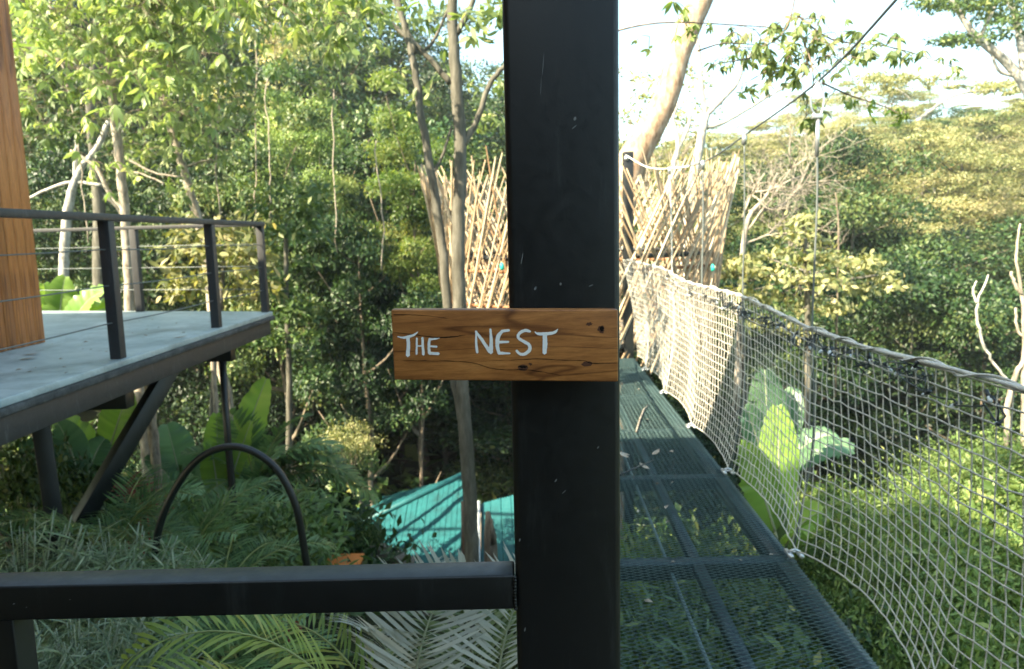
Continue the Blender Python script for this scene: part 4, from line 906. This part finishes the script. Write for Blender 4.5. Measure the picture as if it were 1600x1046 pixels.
tr2 = path_tree('pale_trunk', 'pale slim trunk at the right edge beyond the net', [
    ([(1612, 1000), (1602, 800), (1600, 640), (1601, 520), (1596, 455), (1588, 400), (1594, 350)], [5, 5, 4.5, 4, 2.6, 2, 1.5]), ([(1597, 460), (1586, 445), (1580, 425)], [3, 2.6, 2]),
    ([(1602, 530), (1590, 515), (1586, 480)], [2.5, 2.2, 1.8]), ([(1572, 700), (1574, 640), (1585, 590), (1602, 560)], [4, 4.5, 4, 3.5])], BARK_D, 7.5)
tr3 = path_tree('crooked_sapling', 'bare crooked stem left of the pale trunk by the net', [([(1585, 612), (1570, 590), (1548, 560), (1535, 535), (1527, 500), (1528, 470), (1545, 430)], [2.2, 2.2, 2, 2.2, 2.2, 1.8, 1.2]), ([(1527, 475), (1520, 455), (1526, 440)], [2, 1.6, 1.2])], BARK_W, 8.5)
for k, s in enumerate([[(1305, 620), (1308, 480), (1310, 360), (1306, 300)],][:1]):
    path_tree('thin_sapling', ['thin tan sapling stem right of the nearest hanger wire'][k], [(s, [1.6, 1.4, 1.2, .8][:len(s)])], BARK, 11+k*3, cat='sapling')

# recursion for dry branches
def twig(mb, p, d, L, rad, depth, r, spread=.5, up=.05):
    pts = limb(mb, p, d, L, rad, rad*.55, r, 4, up, .16)
    if depth == 0: return
    for k in range(3 if depth > 1 else 4):
        i = r.integers(1, 5); d2 = nrm(nrm(pts[i]-pts[i-1])+r.normal(0, spread, 3)); twig(mb, pts[i], d2, L*r.uniform(.55, .8), rad*.58, depth-1, r, spread, up)
e = empty('dry_tree', P(1160, 480, 13.5)); tag(e, 'dry leafless spreading tree right of the bamboo nest', 'dead tree'); o0 = np.array(e.location)
r = np.random.default_rng(31)
for k, (x, y, dx, dz, L, n) in enumerate([(1165, 380, .9, .35, 1.5, 3), (1175, 350, .8, .55, 1.6, 3), (1160, 370, .5, .9, 1.5, 3), (1170, 330, 1., .12, 1.6, 3), (1160, 340, .3, 1., 1.2, 3), (1180, 400, 1., .1, 1.6, 3), (1215, 330, .6, .4, 1.2, 3), (1180, 300, .9, .5, 1.2, 3)]):
    m = MB(); twig(m, P(x, y, 13.5)-o0, (dx, r.uniform(-.3, .3), dz), L*.72, .020, n+1, r, .55); m.build('branch', BARK_D, e, True)
m = MB(); m.tube(smooth_path([P(x, y, 13.5)-o0 for x, y in [(1150, 640), (1158, 480), (1160, 400), (1170, 340), (1195, 310), (1215, 270)]], 4), rad_path([.07, .06, .05, .045, .03, .015], 4), 8); m.build('trunk', BARK_D, e, True)
# hazy dry twigs round the leaning tree
e = empty('dry_crown_tree', P(1000, 300, 19)); tag(e, 'fine twiggy half bare tree behind the leaning tree', 'tree'); o0 = np.array(e.location)
m = MB(); m.tube([P(1000, 520, 19)-o0, P(1003, 330, 19)-o0], [.12, .07], 8); m.build('trunk', BARK_G, e)
for k in range(7):
    m = MB(); twig(m, P(1003, 340, 19)-o0, (r.normal(0, .6), r.normal(0, .4), .9), 1.6, .04, 3, r, .5); m.build('branch', BARK_D, e)
m = MB()
for k in range(46): blob_leaves(m, P(r.uniform(965, 1110), r.uniform(110, 290), 19+r.uniform(-1, 1))-o0, r.uniform(.2, .5), 34, .13, r, .7)
m.build('crown', L_PALE, e)

# crowns of the drawn trees
def crown_for(e, items, mat, leaf, seed, nleaf=120, six=False, aspect=.45, flat=.6, name='crown', shell=.3, up=.2):
    r = np.random.default_rng(seed); m = MB(); o0 = np.array(e.location)
    for (px, py, Y, rad) in items: blob_leaves(m, P(px, py, Y)-o0, rad, int(nleaf*rad/.5*r.uniform(.8, 1.2)), leaf, r, flat, six, aspect, shell=shell, up=up)
    return m.build(name, mat, e)
r = np.random.default_rng(41)
crown_for(twin, [(r.uniform(540, 790), r.uniform(-90, 60), 6.5+r.uniform(-.8, .8), r.uniform(.14, .26)) for _ in range(26)]+[(r.uniform(600, 700), r.uniform(60, 190), 7+r.uniform(-.5, .8), r.uniform(.10, .18)) for _ in range(7)]+[(r.uniform(735, 800), r.uniform(100, 240), 7+r.uniform(-.5, .8), .14) for _ in range(7)], L_YEL, .10, 5, 60, True, .35, shell=.1)
def star(mb, p, size, r, nl=7, tone=0.):
    """palmate leaf of drooping leaflets"""
    ax = nrm(r.normal(0, .5, 3)+np.array([0, 0, 1.])); x = nrm(np.cross(ax, r.normal(0, 1, 3))); y = np.cross(ax, x)
    a = np.linspace(0, 2*np.pi*(nl-1)/nl, nl)+r.normal(0, .12, nl)
    d = x*np.cos(a)[:, None]+y*np.sin(a)[:, None]-np.array([0, 0, r.uniform(.25, .9)])+r.normal(0, .16, (nl, 3))
    L = size*r.uniform(.5, 1.15, nl); mb.leaves6(np.repeat(p[None], nl, 0), d, ax[None]+0*d, L, L*r.uniform(.24, .38), np.clip(r.normal(.45+tone, .13, nl), 0, 1), droop=r.uniform(.1, .6))
def stars_tree(name, label, clusters, stems, mat, seed, size, group=None, stemr=.006, cat='branch', nn=9, parent=None, stemY=None):
    r = np.random.default_rng(seed)
    if parent is None: e = empty(name, P(*clusters[0][:3])); tag(e, label, cat, group)
    else: e = parent
    o0 = np.array(e.location); m = MB(); s = MB()
    for (px, py, Y, spr, n) in clusters:
        c = P(px, py, Y)-o0
        for k in range(n):
            p = c+r.normal(0, spr, 3)*np.array([1, 1, .7]); s.tube([c+np.array([0, 0, .03]), (c+p)/2+np.array([0, 0, .03]), p], .0022, 4); star(m, p, size*r.uniform(.55, 1.25), r, tone=r.normal(0, .12))
    m.build('leaves', mat, e)
    for st in stems: s.tube(smooth_path([P(*q)-o0 for q in st], 4), np.linspace(stemr, stemr*.5, (len(st)-1)*4+1), 6)
    if s.n: s.build('twigs', BARK, e)['kind'] = 'stuff'
    return e
# overhanging branch, upper right
cl = [(1180, 55, 4.6), (1215, 45, 4.5), (1245, 60, 4.5), (1270, 70, 4.4), (1290, 95, 4.5), (1170, 85, 4.6), (1200, 90, 4.5), (1235, 95, 4.4), (1265, 115, 4.4), (1215, 120, 4.5), (1300, 60, 4.6), (1330, 70, 4.6), (1310, 85, 4.5), (1345, 80, 4.7), (1375, 72, 4.7), (1195, 72, 4.4), (1155, 70, 4.8), (1280, 40, 4.5), (1225, 70, 4.8), (1250, 85, 4.7)]
stars_tree('overhanging_branch', 'green leafy branch hanging into the sky above the bridge cable', [(x, y, Y, .085, 6) for x, y, Y in cl]+[(1400, 88, 4.9, .05, 3), (1425, 95, 4.9, .04, 2), (1455, 98, 4.8, .06, 4), (1485, 112, 4.8, .05, 3), (1262, 165, 4.5, .07, 7), (1275, 180, 4.5, .05, 4)],
           [[(1260, -120, 5.2), (1245, -20, 4.8), (1230, 40, 4.5), (1200, 70, 4.5), (1150, 75, 4.6)], [(1240, 20, 4.5), (1300, 62, 4.6), (1370, 70, 4.7), (1430, 84, 4.9), (1495, 108, 4.8)], [(1250, 50, 4.5), (1270, 110, 4.4), (1266, 170, 4.5)]], L_YEL, 51, .078)
stars_tree('overhanging_branch', 'lower leafy sprig drooping right of the cable clamp', [(1330, 148, 4.7, .05, 3), (1350, 160, 4.7, .05, 3), (1390, 170, 4.7, .05, 4), (1410, 182, 4.7, .04, 4), (1305, 150, 4.7, .05, 3), (1325, 170, 4.7, .04, 2)],
           [[(1285, 130, 4.5), (1330, 150, 4.7), (1385, 168, 4.7), (1415, 185, 4.7)]], L_BRIGHT, 52, .075)
stars_tree('overhanging_branch', 'small leafy twigs crossing in front of the leaning tree', [(1048, 14, 4.2, .04, 2), (1060, 40, 4.2, .04, 3), (1085, 55, 4.2, .05, 3), (1105, 40, 4.3, .03, 2), (1080, 15, 4.3, .03, 2), (1015, 66, 4.2, .03, 2), (1130, 100, 4.4, .035, 2), (1150, 60, 4.4, .04, 3)],
           [[(940, 55, 4.2), (1000, 40, 4.2), (1060, 35, 4.2), (1160, 40, 4.4), (1230, 45, 4.5)], [(1090, 80, 4.2), (1130, 68, 4.3), (1180, 70, 4.5)]], L_YEL, 53, .07)
stars_tree('overhanging_branch', 'short leafy sprig hanging between leaning tree and bare white tree', [(1118, 105, 4.4, .03, 2), (1135, 95, 4.4, .03, 2), (1160, 135, 4.5, .04, 3), (1175, 140, 4.5, .03, 2)],
           [[(1180, 90, 4.5), (1150, 95, 4.4), (1112, 102, 4.4)], [(1200, 110, 4.5), (1165, 130, 4.5)]], L_YEL, 54, .065)
# leafy canopy upper left
r = np.random.default_rng(61)
stars_tree('canopy_tree', '', [(r.uniform(-60, 330), 420*r.beta(1, 2.2)-120, r.uniform(8.2, 11.5), .25, 12) for _ in range(125)], [], L_YEL, 62, .155, parent=t1)
stars_tree('canopy_tree', '', [(r.uniform(180, 560), 300*r.beta(1, 2.0)-120, r.uniform(8.5, 12.5), .25, 12) for _ in range(105)]+[(r.uniform(210, 400), r.uniform(150, 300), r.uniform(11, 12.5), .22, 7) for _ in range(26)], [], L_YEL, 63, .155, parent=t2)
stars_tree('canopy_tree', '', [(r.uniform(20, 180), r.uniform(130, 250), r.uniform(10, 13.5), .24, 8) for _ in range(24)], [], L_MID, 64, .15, parent=t4)
stars_tree('overhanging_branch', 'yellow green leafy branch hanging into the frame at top left', [(r.uniform(330, 560), r.uniform(-60, 50), r.uniform(5.2, 6), .14, 7) for _ in range(16)], [[(300, -160, 5.5), (380, -30, 5.5), (450, 10, 5.6)], [(450, -100, 5.6), (500, -10, 5.6), (540, 30, 5.6)]], L_YEL, 65, .13)
# acacia, upper right
ac = path_tree('acacia_tree', 'flat topped feathery acacia tree at the upper right corner', [
    ([(1680, 520), (1650, 260), (1610, 150), (1575, 100), (1540, 70), (1515, 45), (1480, -10)], [14, 11, 8, 7, 6, 5, 3]), ([(1620, 170), (1600, 110), (1590, 40), (1570, -20)], [7, 6, 5, 4]), ([(1530, 60), (1550, 20), (1565, -20)], [3, 2.5, 2]), ([(1590, 120), (1560, 110), (1545, 70)], [3, 2.5, 2])], BARK_W, 24)
def pads(e, items, Y, seed, mat, leaf=.15):
    r = np.random.default_rng(seed); m = MB(); o0 = np.array(e.location)
    for (x0, x1, y, n) in items:
        for k in range(n): blob_leaves(m, P(r.uniform(x0, x1), y+r.normal(0, 5), Y+r.uniform(-2, 2))-o0, r.uniform(.35, .75), 90, leaf, r, .28, up=.9, aspect=.45)
    m.build('crown', mat, e)
pads(ac, [(1430, 1640, 8, 26), (1540, 1650, 30, 12), (1475, 1545, 66, 9), (1370, 1420, -25, 6), (1560, 1640, 55, 5), (1500, 1700, -20, 20)], 24, 71, L_MID)
ac2 = path_tree('acacia_tree', 'low flat acacia layer just above the far ridge', [([(1480, 380), (1440, 220), (1425, 160), (1400, 138)], [1.1, 1.0, .9, .7]), ([(1432, 190), (1490, 150), (1560, 140)], [3, 2.4, 1.6])], BARK_W, 38)
pads(ac2, [(1360, 1470, 128, 12), (1470, 1640, 138, 9), (1540, 1640, 132, 8), (1320, 1420, 142, 6)], 38, 72, L_PALE, .2)

# leafy tree beyond the net, lit
ml = path_tree('broadleaf_tree', 'sunlit tree with large light leaves just beyond the net', [([(1262, 760), (1262, 600), (1262, 470), (1258, 400), (1255, 340)], [5, 5, 4.5, 4, 3]), ([(1262, 460), (1310, 440), (1370, 430)], [3, 2.5, 2]), ([(1262, 440), (1210, 430), (1170, 440)], [3, 2.5, 2])], BARK_G, 10)
r = np.random.default_rng(81)
it = [(1258, 345, .22), (1245, 370, .3), (1275, 380, .25), (1215, 400, .3), (1260, 410, .4), (1300, 410, .3), (1180, 430, .32), (1160, 415, .22), (1230, 440, .4), (1290, 445, .4), (1340, 420, .28), (1375, 435, .25), (1395, 450, .2), (1340, 455, .28), (1160, 460, .25), (1200, 470, .3), (1260, 480, .35), (1310, 485, .25), (1240, 520, .3), (1190, 510, .3), (1360, 410, .2)]
crown_for(ml, [(x, y, 10+r.uniform(-.4, .4), q) for x, y, q in it], L_PALE, .09, 82, 200, True, .5, shell=.3)
ml2 = path_tree('leafy_sapling', 'leafy pale green sapling right behind the nest edge', [([(1165, 700), (1160, 560), (1150, 470)], [4, 3.5, 3])], BARK_G, 11.5)
crown_for(ml2, [(1150+r.uniform(-20, 30), 400+r.uniform(0, 100), 11.6+r.uniform(-.3, .3), .22) for _ in range(12)], L_PALE, .085, 83, 180, True, .5)
# glossy hanging leaves behind the railing
gl = path_tree('glossy_leaved_tree', 'young tree with glossy drooping pale leaves seen through the railing', [([(330, 700), (335, 560), (345, 470), (350, 400), (360, 350)], [4, 4, 3.5, 3, 2])], BARK_G, 10.6)
crown_for(gl, [(r.choice([r.uniform(270, 330), r.uniform(350, 425)]), r.uniform(350, 478), 10.6+r.uniform(-.5, .3), r.uniform(.16, .26)) for _ in range(34)], L_PALE, .15, 84, 90, True, .34, .9, shell=.2, up=-.1)
gl2 = path_tree('glossy_leaved_tree', 'yellow flecked leafy tree right of the terrace corner post', [([(450, 760), (452, 600), (448, 480), (446, 350)], [5, 4.5, 4, 3])], BARK_G, 12.5)
crown_for(gl2, [(r.uniform(395, 500), r.uniform(300, 560), 12.5+r.uniform(-.6, .6), r.uniform(.22, .36)) for _ in range(30)], L_MID, .14, 85, 110, False, .45)

# ------------------------------------------------------------------ understory shrubs
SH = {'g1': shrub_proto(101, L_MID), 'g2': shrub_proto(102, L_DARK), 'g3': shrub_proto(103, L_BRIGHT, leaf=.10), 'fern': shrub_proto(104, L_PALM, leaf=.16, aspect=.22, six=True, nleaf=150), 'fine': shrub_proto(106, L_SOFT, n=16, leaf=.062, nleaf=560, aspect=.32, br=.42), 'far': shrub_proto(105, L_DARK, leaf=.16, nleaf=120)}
r = np.random.default_rng(91)
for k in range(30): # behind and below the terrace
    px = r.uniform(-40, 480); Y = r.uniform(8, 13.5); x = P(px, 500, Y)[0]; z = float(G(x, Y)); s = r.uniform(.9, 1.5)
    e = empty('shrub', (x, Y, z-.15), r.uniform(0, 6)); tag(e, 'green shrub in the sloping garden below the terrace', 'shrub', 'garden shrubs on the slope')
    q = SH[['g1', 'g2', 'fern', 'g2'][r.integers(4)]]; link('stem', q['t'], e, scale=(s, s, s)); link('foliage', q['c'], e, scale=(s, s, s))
for k in range(26): # gully centre and right
    px = r.uniform(600, 1700); Y = r.uniform(9.5, 15); x = P(px, 500, Y)[0]; z = float(G(x, Y)); s = r.uniform(1.1, 1.9)
    if 520 < px < 900 and Y < 16: continue
    e = empty('shrub', (x, Y, z-.15), r.uniform(0, 6)); tag(e, 'shrub on the gully floor beyond the bridge', 'shrub', 'shrubs on the gully floor')
    q = SH[['g1', 'g2', 'g3'][r.integers(3)]]; link('stem', q['t'], e, scale=(s, s, s)); link('foliage', q['c'], e, scale=(s, s, s))
# plants seen through the bridge deck
for k in range(20):
    x = r.uniform(.35, 3.2); y = r.uniform(2.5, 9); z = float(G(x, y)); s = r.uniform(.55, .95)
    e = empty('shrub', (x, y, z-.1), r.uniform(0, 6)); tag(e, 'low green shrub under the bridge deck', 'shrub', 'shrubs under the bridge')
    q = SH[['g1', 'g3', 'fern'][r.integers(3)]]; link('stem', q['t'], e, scale=(s, s, s)); link('foliage', q['c'], e, scale=(s, s, s))
# lit bushes lower right, behind the net
BU = [(1330, 745, 6.2, 1.8, 'fine'), (1440, 735, 6.4, 1.9, 'fine'), (1540, 680, 7.0, 2.0, 'fine'), (1620, 660, 7.2, 2.2, 'fine'), (1380, 850, 5.2, 1.6, 'fine'), (1500, 800, 5.4, 1.7, 'fern'), (1290, 830, 6.0, 1.3, 'g1'), (1600, 800, 5.0, 1.8, 'fine'), (1480, 930, 4.4, 1.5, 'fine'), (1620, 940, 4.2, 1.6, 'fern'), (1370, 960, 4.6, 1.4, 'g2'), (1560, 1010, 3.9, 1.3, 'g3'), (1700, 760, 5.5, 2, 'g1'), (1290, 960, 4.9, 1.1, 'fern')]
BL = ['sunlit rounded bush beside the dark hollow', 'bright bush in the middle of the lit mound', 'bush climbing towards the pale right edge trunk', 'bush behind the pale trunk at the right edge',
      'bright bush low in the middle of the mound', 'feathery bush right of the middle of the mound', 'small leafy bush nearest the deck clamp', 'feathery bush at the right edge under the pale trunk', 'bush low on the right, above the bottom corner',
      'feathery bush in the bottom right corner', 'shaded bush close beside the deck edge', 'bush at the very bottom right of the mound', 'bush past the right edge of the frame', 'shaded feathery bush directly under the deck corner']
for k, (px, py, Y, w, q) in enumerate(BU):
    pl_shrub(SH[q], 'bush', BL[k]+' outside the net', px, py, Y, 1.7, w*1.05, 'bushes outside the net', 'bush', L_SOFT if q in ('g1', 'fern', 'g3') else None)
pl_shrub(SH['g3'], 'bush', 'small sunlit bush with pale new leaves above the teal roof', 545, 655, 10.5, 1.0, .95, None, 'bush', L_PALE)
pl_shrub(SH['g1'], 'bush', 'loose olive bush hanging over the left end of the teal roof', 560, 805, 9.5, 1.0, .75, None, 'bush')
pl_shrub(SH['g2'], 'bush', 'shaded bush below the sunlit pale bush', 440, 740, 9.8, 1.3, 1.4, None, 'bush')
pl_shrub(SH['g1'], 'bush', 'bush left of the black column under the terrace', 20, 690, 6.6, 1.5, 1.3, None, 'bush')
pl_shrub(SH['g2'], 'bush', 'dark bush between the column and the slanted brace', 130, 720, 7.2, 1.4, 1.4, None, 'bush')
pl_shrub(SH['g1'], 'bush', 'flecked bush between the arch and its right leg', 420, 790, 6.0, 1.3, 1.4, None, 'bush')

# red leaved plants
for k, (px, py, Y) in enumerate([(195, 765, 6.4), (218, 770, 6.5), (232, 800, 6.2), (450, 955, 4.8)]):
    m = MB(); n = 16; a = r.uniform(0, 6.28, n); d = np.stack([np.cos(a), np.sin(a), r.uniform(.4, 1.6, n)], 1)
    m.leaves6(np.zeros((n, 3))+(0, 0, .1), d, np.stack([-np.cos(a), -np.sin(a), np.full(n, 1.)], 1), r.uniform(.2, .32, n), np.full(n, .045), r.random(n), .5); m.tube([(0, 0, -.5), (0, 0, .12)], .008, 6)
    o = m.build('red_leaved_plant', L_RED); o.location = P(px, py+20, Y); tag(o, ['red leaved plant beside the foot of the slanted brace', 'dark red plant right of the brace foot', 'low red plant left of the arch foot', 'small red plant seen below the near rail'][k], 'plant', 'red leaved garden plants')

# bananas and heliconias
r = np.random.default_rng(111)
bananas('banana_plant', 'banana plant with upright bright green leaves inside the arch', P(345, 800, 8.0), [(338, 648, 8, .30, .1), (415, 595, 8.2, .38, .15), (392, 660, 7.8, .20, .1), (330, 700, 7.8, .3, .5)], L_BAN, r)
bananas('banana_plant', 'banana plant with broad drooping leaf left of the arch', P(290, 790, 8.4), [(262, 668, 8.4, .48, .4), (300, 700, 8.6, .34, .3), (235, 720, 8.2, .3, .9)], L_BLUE, r)
bananas('banana_plant', 'banana plant with glowing yellow green leaf beside the slanted brace', P(160, 740, 8.5), [(200, 612, 8.5, .42, .1), (90, 660, 8.2, .40, .8), (75, 720, 8.0, .38, 1.0)], L_BAN, r)
bananas('banana_plant', 'banana plant with pale leaves under the terrace slab', P(130, 770, 7.4), [(95, 668, 7.2, .34, .8), (40, 700, 7.0, .34, .9), (20, 740, 7.2, .3, 1.), (160, 690, 7.6, .3, .7)], L_BLUE, r)
bananas('banana_plant', 'banana leaves showing above the terrace edge by the timber wall', P(90, 560, 12.5), [(100, 440, 12.4, .5, .7), (160, 455, 12.2, .5, .9), (70, 450, 12.4, .5, .6), (175, 480, 12.3, .5, 1.1)], L_BAN, r)
bananas('banana_plant', 'broad leaved banana plant seen through the middle of the net', P(1205, 760, 6.8), [(1195, 580, 6.8, .36, .1), (1240, 610, 7.0, .32, .2), (1165, 640, 6.6, .30, .3), (1290, 680, 6.6, .30, .9), (1330, 700, 6.9, .3, 1.1)], L_BLUE, r)
bananas('banana_plant', 'bright green banana leaves low behind the net', P(1220, 860, 5.9), [(1215, 635, 5.9, .32, .05), (1160, 700, 5.7, .34, .4), (1280, 800, 5.7, .3, .6), (1262, 830, 5.2, .22, .3)], L_BAN, r)
def frond_thing(name, label, p0, p1, L, mat, leafL, W, nl, droop, r, sag=.3, rib=L_AR_STEM, lift=.5, vee=.3, grp=None, rach=.006):
    b0 = P(*p0); t = P(*p1); e = empty(name, b0); tag(e, label, 'palm frond', grp); d = nrm(t-b0)+np.array([0, 0, lift]); m = MB(); s = MB()
    frond_on(m, s, (0, 0, 0), d, L, r, leafL, nl, W, droop, vee, .06, sag=sag, rachis=rach); m.build('leaflets', mat, e); s.build('rib', rib, e, True); return e
# big fronds above the arch
palm('cycad_palm', 'large palm with long arching feathery fronds right of the arch', P(400, 770, 8.0), 9, .9, L_PALM, r, .26, .026, 40, .9, elev=(.7, 1.7), spread=.8)
for k, (tx, ty, L_) in enumerate([(512, 640, 1.25), (452, 615, 1.2), (560, 690, 1.35), (610, 715, 1.55), (500, 672, 1.15), (372, 640, 1.0)]):
    frond_thing('long_frond', ['feathery frond arching over the right shoulder of the arch', 'upright feathery frond beside the banana leaf tip', 'feathery frond stretching right above the shaded bush', 'longest feathery frond pointing at the sign post', 'middle feathery frond right of the pole', 'feathery frond left of the thin black pole'][k], (400, 768, 8.0), (tx, ty, 7.9), L_, L_PALM, .34, .032, 46, 1.0, r, .4, lift=.45, rach=.011)
palm('cycad_palm', 'second feathery palm behind the right leg of the arch', P(425, 830, 9.0), 10, .95, L_PALM, r, .32, .028, 44, .95, elev=(.7, 1.6))
palm('fern_palm', 'feathery palm inside the left foot of the arch', P(280, 890, 5.0), 9, .85, L_PALM, r, .24, .013, 34, .9, elev=(.8, 1.8))
palm('fern_palm', 'feathery palm just left of the arch foot', P(175, 865, 5.0), 9, .85, L_PALM, r, .24, .013, 34, .9, elev=(.8, 1.8))
palm('fern_palm', 'feathery palm low behind the rail right of the arch foot', P(345, 930, 4.6), 8, .75, L_PALM, r, .20, .013, 34, .9, elev=(.6, 1.5))
palm('fern_palm', 'feathery palm below the near rail under the arch', P(300, 1060, 3.9), 9, .75, L_PALM, r, .22, .016, 34, .8, elev=(.5, 1.6))
palm('fern_palm', 'feathery palm below the near rail, left of the bright fronds', P(390, 1075, 4.4), 8, .75, L_PALM, r, .22, .016, 34, .8, elev=(.5, 1.6))
# bright areca fronds close below the rail
frond_thing('areca_frond', 'bright yellow green palm frond arching up below the rail', (560, 1130, 2.2), (400, 1010, 2.1), .85, L_ARECA, .24, .014, 34, 1.2, r, .35, lift=.75)
frond_thing('areca_frond', 'bright palm frond reaching to the bottom left of the rail', (480, 1150, 2.3), (260, 1040, 2.1), .75, L_ARECA, .22, .013, 30, 1.1, r, .35, lift=.65)
frond_thing('areca_frond', 'bright palm frond between the yellow frond and the grey fronds', (600, 1120, 2.4), (500, 1000, 2.5), .62, L_ARECA, .2, .013, 28, 1.0, r, .4, lift=.6)
frond_thing('silver_frond', 'silvery palm frond standing upright below the rail', (640, 1110, 2.5), (665, 965, 2.5), .62, L_WHITE, .30, .016, 30, 1.0, r, .28, RIB_G, .3, grp='silvery fronds below the rail')
frond_thing('silver_frond', 'silvery palm frond leaning left below the rail', (640, 1120, 2.7), (600, 980, 2.6), .6, L_WHITE, .30, .016, 28, 1.0, r, .28, RIB_G, .35, grp='silvery fronds below the rail')
frond_thing('silver_frond', 'silvery palm frond close beside the thick post', (770, 1120, 2.6), (790, 970, 2.6), .62, L_WHITE, .30, .016, 30, 1.0, r, .28, RIB_G, .3, grp='silvery fronds below the rail')
frond_thing('silver_frond', 'silvery palm frond leaning between the other silvery fronds', (750, 1120, 2.9), (735, 985, 2.9), .6, L_GREY, .30, .016, 28, 1.0, r, .28, RIB_G, .35, grp='silvery fronds below the rail')
frond_thing('silver_frond', 'white grey frond tips showing above the rail against the teal roof', (640, 950, 4.6), (680, 855, 4.6), .52, L_WHITE, .2, .015, 26, 1.5, r, .7, RIB_G, .5)
frond_thing('silver_frond', 'second white frond tip arching right above the rail', (655, 950, 4.7), (700, 850, 4.7), .46, L_WHITE, .18, .014, 24, 1.7, r, .7, RIB_G, .5)
# bamboo-like grass clumps
def grass_bush(name, label, c, R, H, n, mat, r, L=.16, W=.012, cat='bush'):
    e = empty(name, c); tag(e, label, cat); m = MB(); s = MB()
    for k in range(n):
        a = r.uniform(0, 6.28); q = R*math.sqrt(r.random()); top = np.array((q*math.cos(a), q*math.sin(a)*.7, H*(1-.45*(q/R)**2)*r.uniform(.55, 1.05)))
        pts = smooth_path([top*np.array([.4, .4, 0]), top*np.array([.7, .7, .6]), top], 3); s.tube(pts, .0028, 4)
        nl = 15; t = r.uniform(.45, 1, nl); i = (t*(len(pts)-1)).astype(int); p = pts[i]
        d = r.normal(0, 1, (nl, 3))*np.array([1, 1, .55])+np.array([0, 0, .35]); m.leaves6(p, d, r.normal(0, .5, (nl, 3))+np.array([0, 0, 1.]), L*r.uniform(.6, 1.3, nl), np.full(nl, W)*r.uniform(.7, 1.2, nl), np.clip(r.normal(.45, .25, nl), 0, 1), .35)
    m.build('foliage', mat, e); s.build('stem', RIB_G, e); return e
r = np.random.default_rng(131)
grass_bush('bamboo_bush', 'grey green fine leaved bush left behind the near rail', P(40, 1020, 4.0), .70, .82, 190, L_GREY, r)
grass_bush('bamboo_bush', 'grey green fine leaved bush below the column and brace', P(190, 1010, 4.3), .65, .80, 170, L_GREY, r)
grass_bush('bamboo_bush', 'grey green fine leaved bush seen below the near rail', P(130, 1160, 3.1), .62, .62, 190, L_GREY, r, .13, .010)
grass_bush('bamboo_bush', 'fine leaved bush in the bottom left corner below the rail', P(-20, 1200, 2.8), .5, .62, 130, L_GREY, r, .13, .010)
grass_bush('bamboo_bush', 'darker fine leaved bush between the bottom palms', P(250, 1180, 3.6), .5, .6, 120, L_PALM, r, .13, .010)

# leaf litter and low cover on the near slopes, nobody could count it
m = MB(); n = 26000; x = r.uniform(-9, 11, n); y = r.uniform(1.0, 17, n); p = np.stack([x, y, G(x, y)+r.uniform(.0, .35, n)], 1)
keep = (np.sin(x*2.1+y)+np.sin(y*2.7-x*.8)+r.normal(0, .7, n)) > -.5; p = p[keep]; n = len(p)
m.leaves(p, r.normal(0, 1, (n, 3))*np.array([1, 1, .4]), r.normal(0, .5, (n, 3))+np.array([0, 0, 1.]), r.uniform(.10, .24, n), r.uniform(.05, .11, n), np.clip(r.normal(.45, .25, n), 0, 1))
tag(m.build('ground_cover', L_MID), 'low leafy ground cover', 'ground cover', kind='stuff')
m = MB(); n = 60000; x = r.uniform(-45, 60, n); y = r.uniform(15, 85, n); p = np.stack([x, y, G(x, y)+r.uniform(.0, 1.6, n)], 1)
m.leaves(p, r.normal(0, 1, (n, 3))*np.array([1, 1, .4]), r.normal(0, .5, (n, 3))+np.array([0, 0, 1.]), r.uniform(.4, .8, n), r.uniform(.25, .45, n), np.clip(r.normal(.45, .25, n), 0, 1))
tag(m.build('forest_undergrowth', L_MID), 'undergrowth between the forest trees', 'undergrowth', kind='stuff')

# ------------------------------------------------------------------ thin bright air over the valley
HZ = bpy.data.materials.new('valley_haze'); HZ.use_nodes = True; nt = HZ.node_tree; nt.nodes.remove(nt.nodes['Principled BSDF'])
pv = nt.nodes.new('ShaderNodeVolumePrincipled'); pv.inputs['Color'].default_value = (.93, .95, 1, 1); pv.inputs['Density'].default_value = .0008; pv.inputs['Anisotropy'].default_value = .2
nt.links.new(pv.outputs[0], nt.nodes['Material Output'].inputs['Volume'])
mb = MB(); mb.box((0, 0, 0), (344, 344, 48)); o = mb.build('haze', HZ); o.location = (0, 20, 13); tag(o, kind='stuff')

rv = np.random.default_rng(17)
for k, (px, py, Y, ln) in enumerate([(395, 60, 13, 3.4), (425, 120, 14, 2.6), (520, 140, 15, 3.2), (585, 220, 14, 2.4), (330, 90, 12, 2.8), (90, 90, 12.5, 3.0)]):
    c = P(px, py, Y); m = MB(); z_ = np.linspace(0, -ln, 14); m.tube(np.stack([np.cumsum(rv.normal(0, .03, 14)), np.cumsum(rv.normal(0, .03, 14)), z_], 1), .013, 5)
    o = m.build('hanging_vine', BARK_D, None, True); o.location = c; tag(o, ['thin vine hanging high in the forest left of centre', 'thin vine hanging beside the olive crown', 'thin vine hanging left of the twin trunks', 'short vine hanging low left of the bamboo nest', 'thin vine hanging above the middle railing post', 'thin vine hanging among the yellow green leaves near the timber wall'][k], 'vine', 'hanging vines')
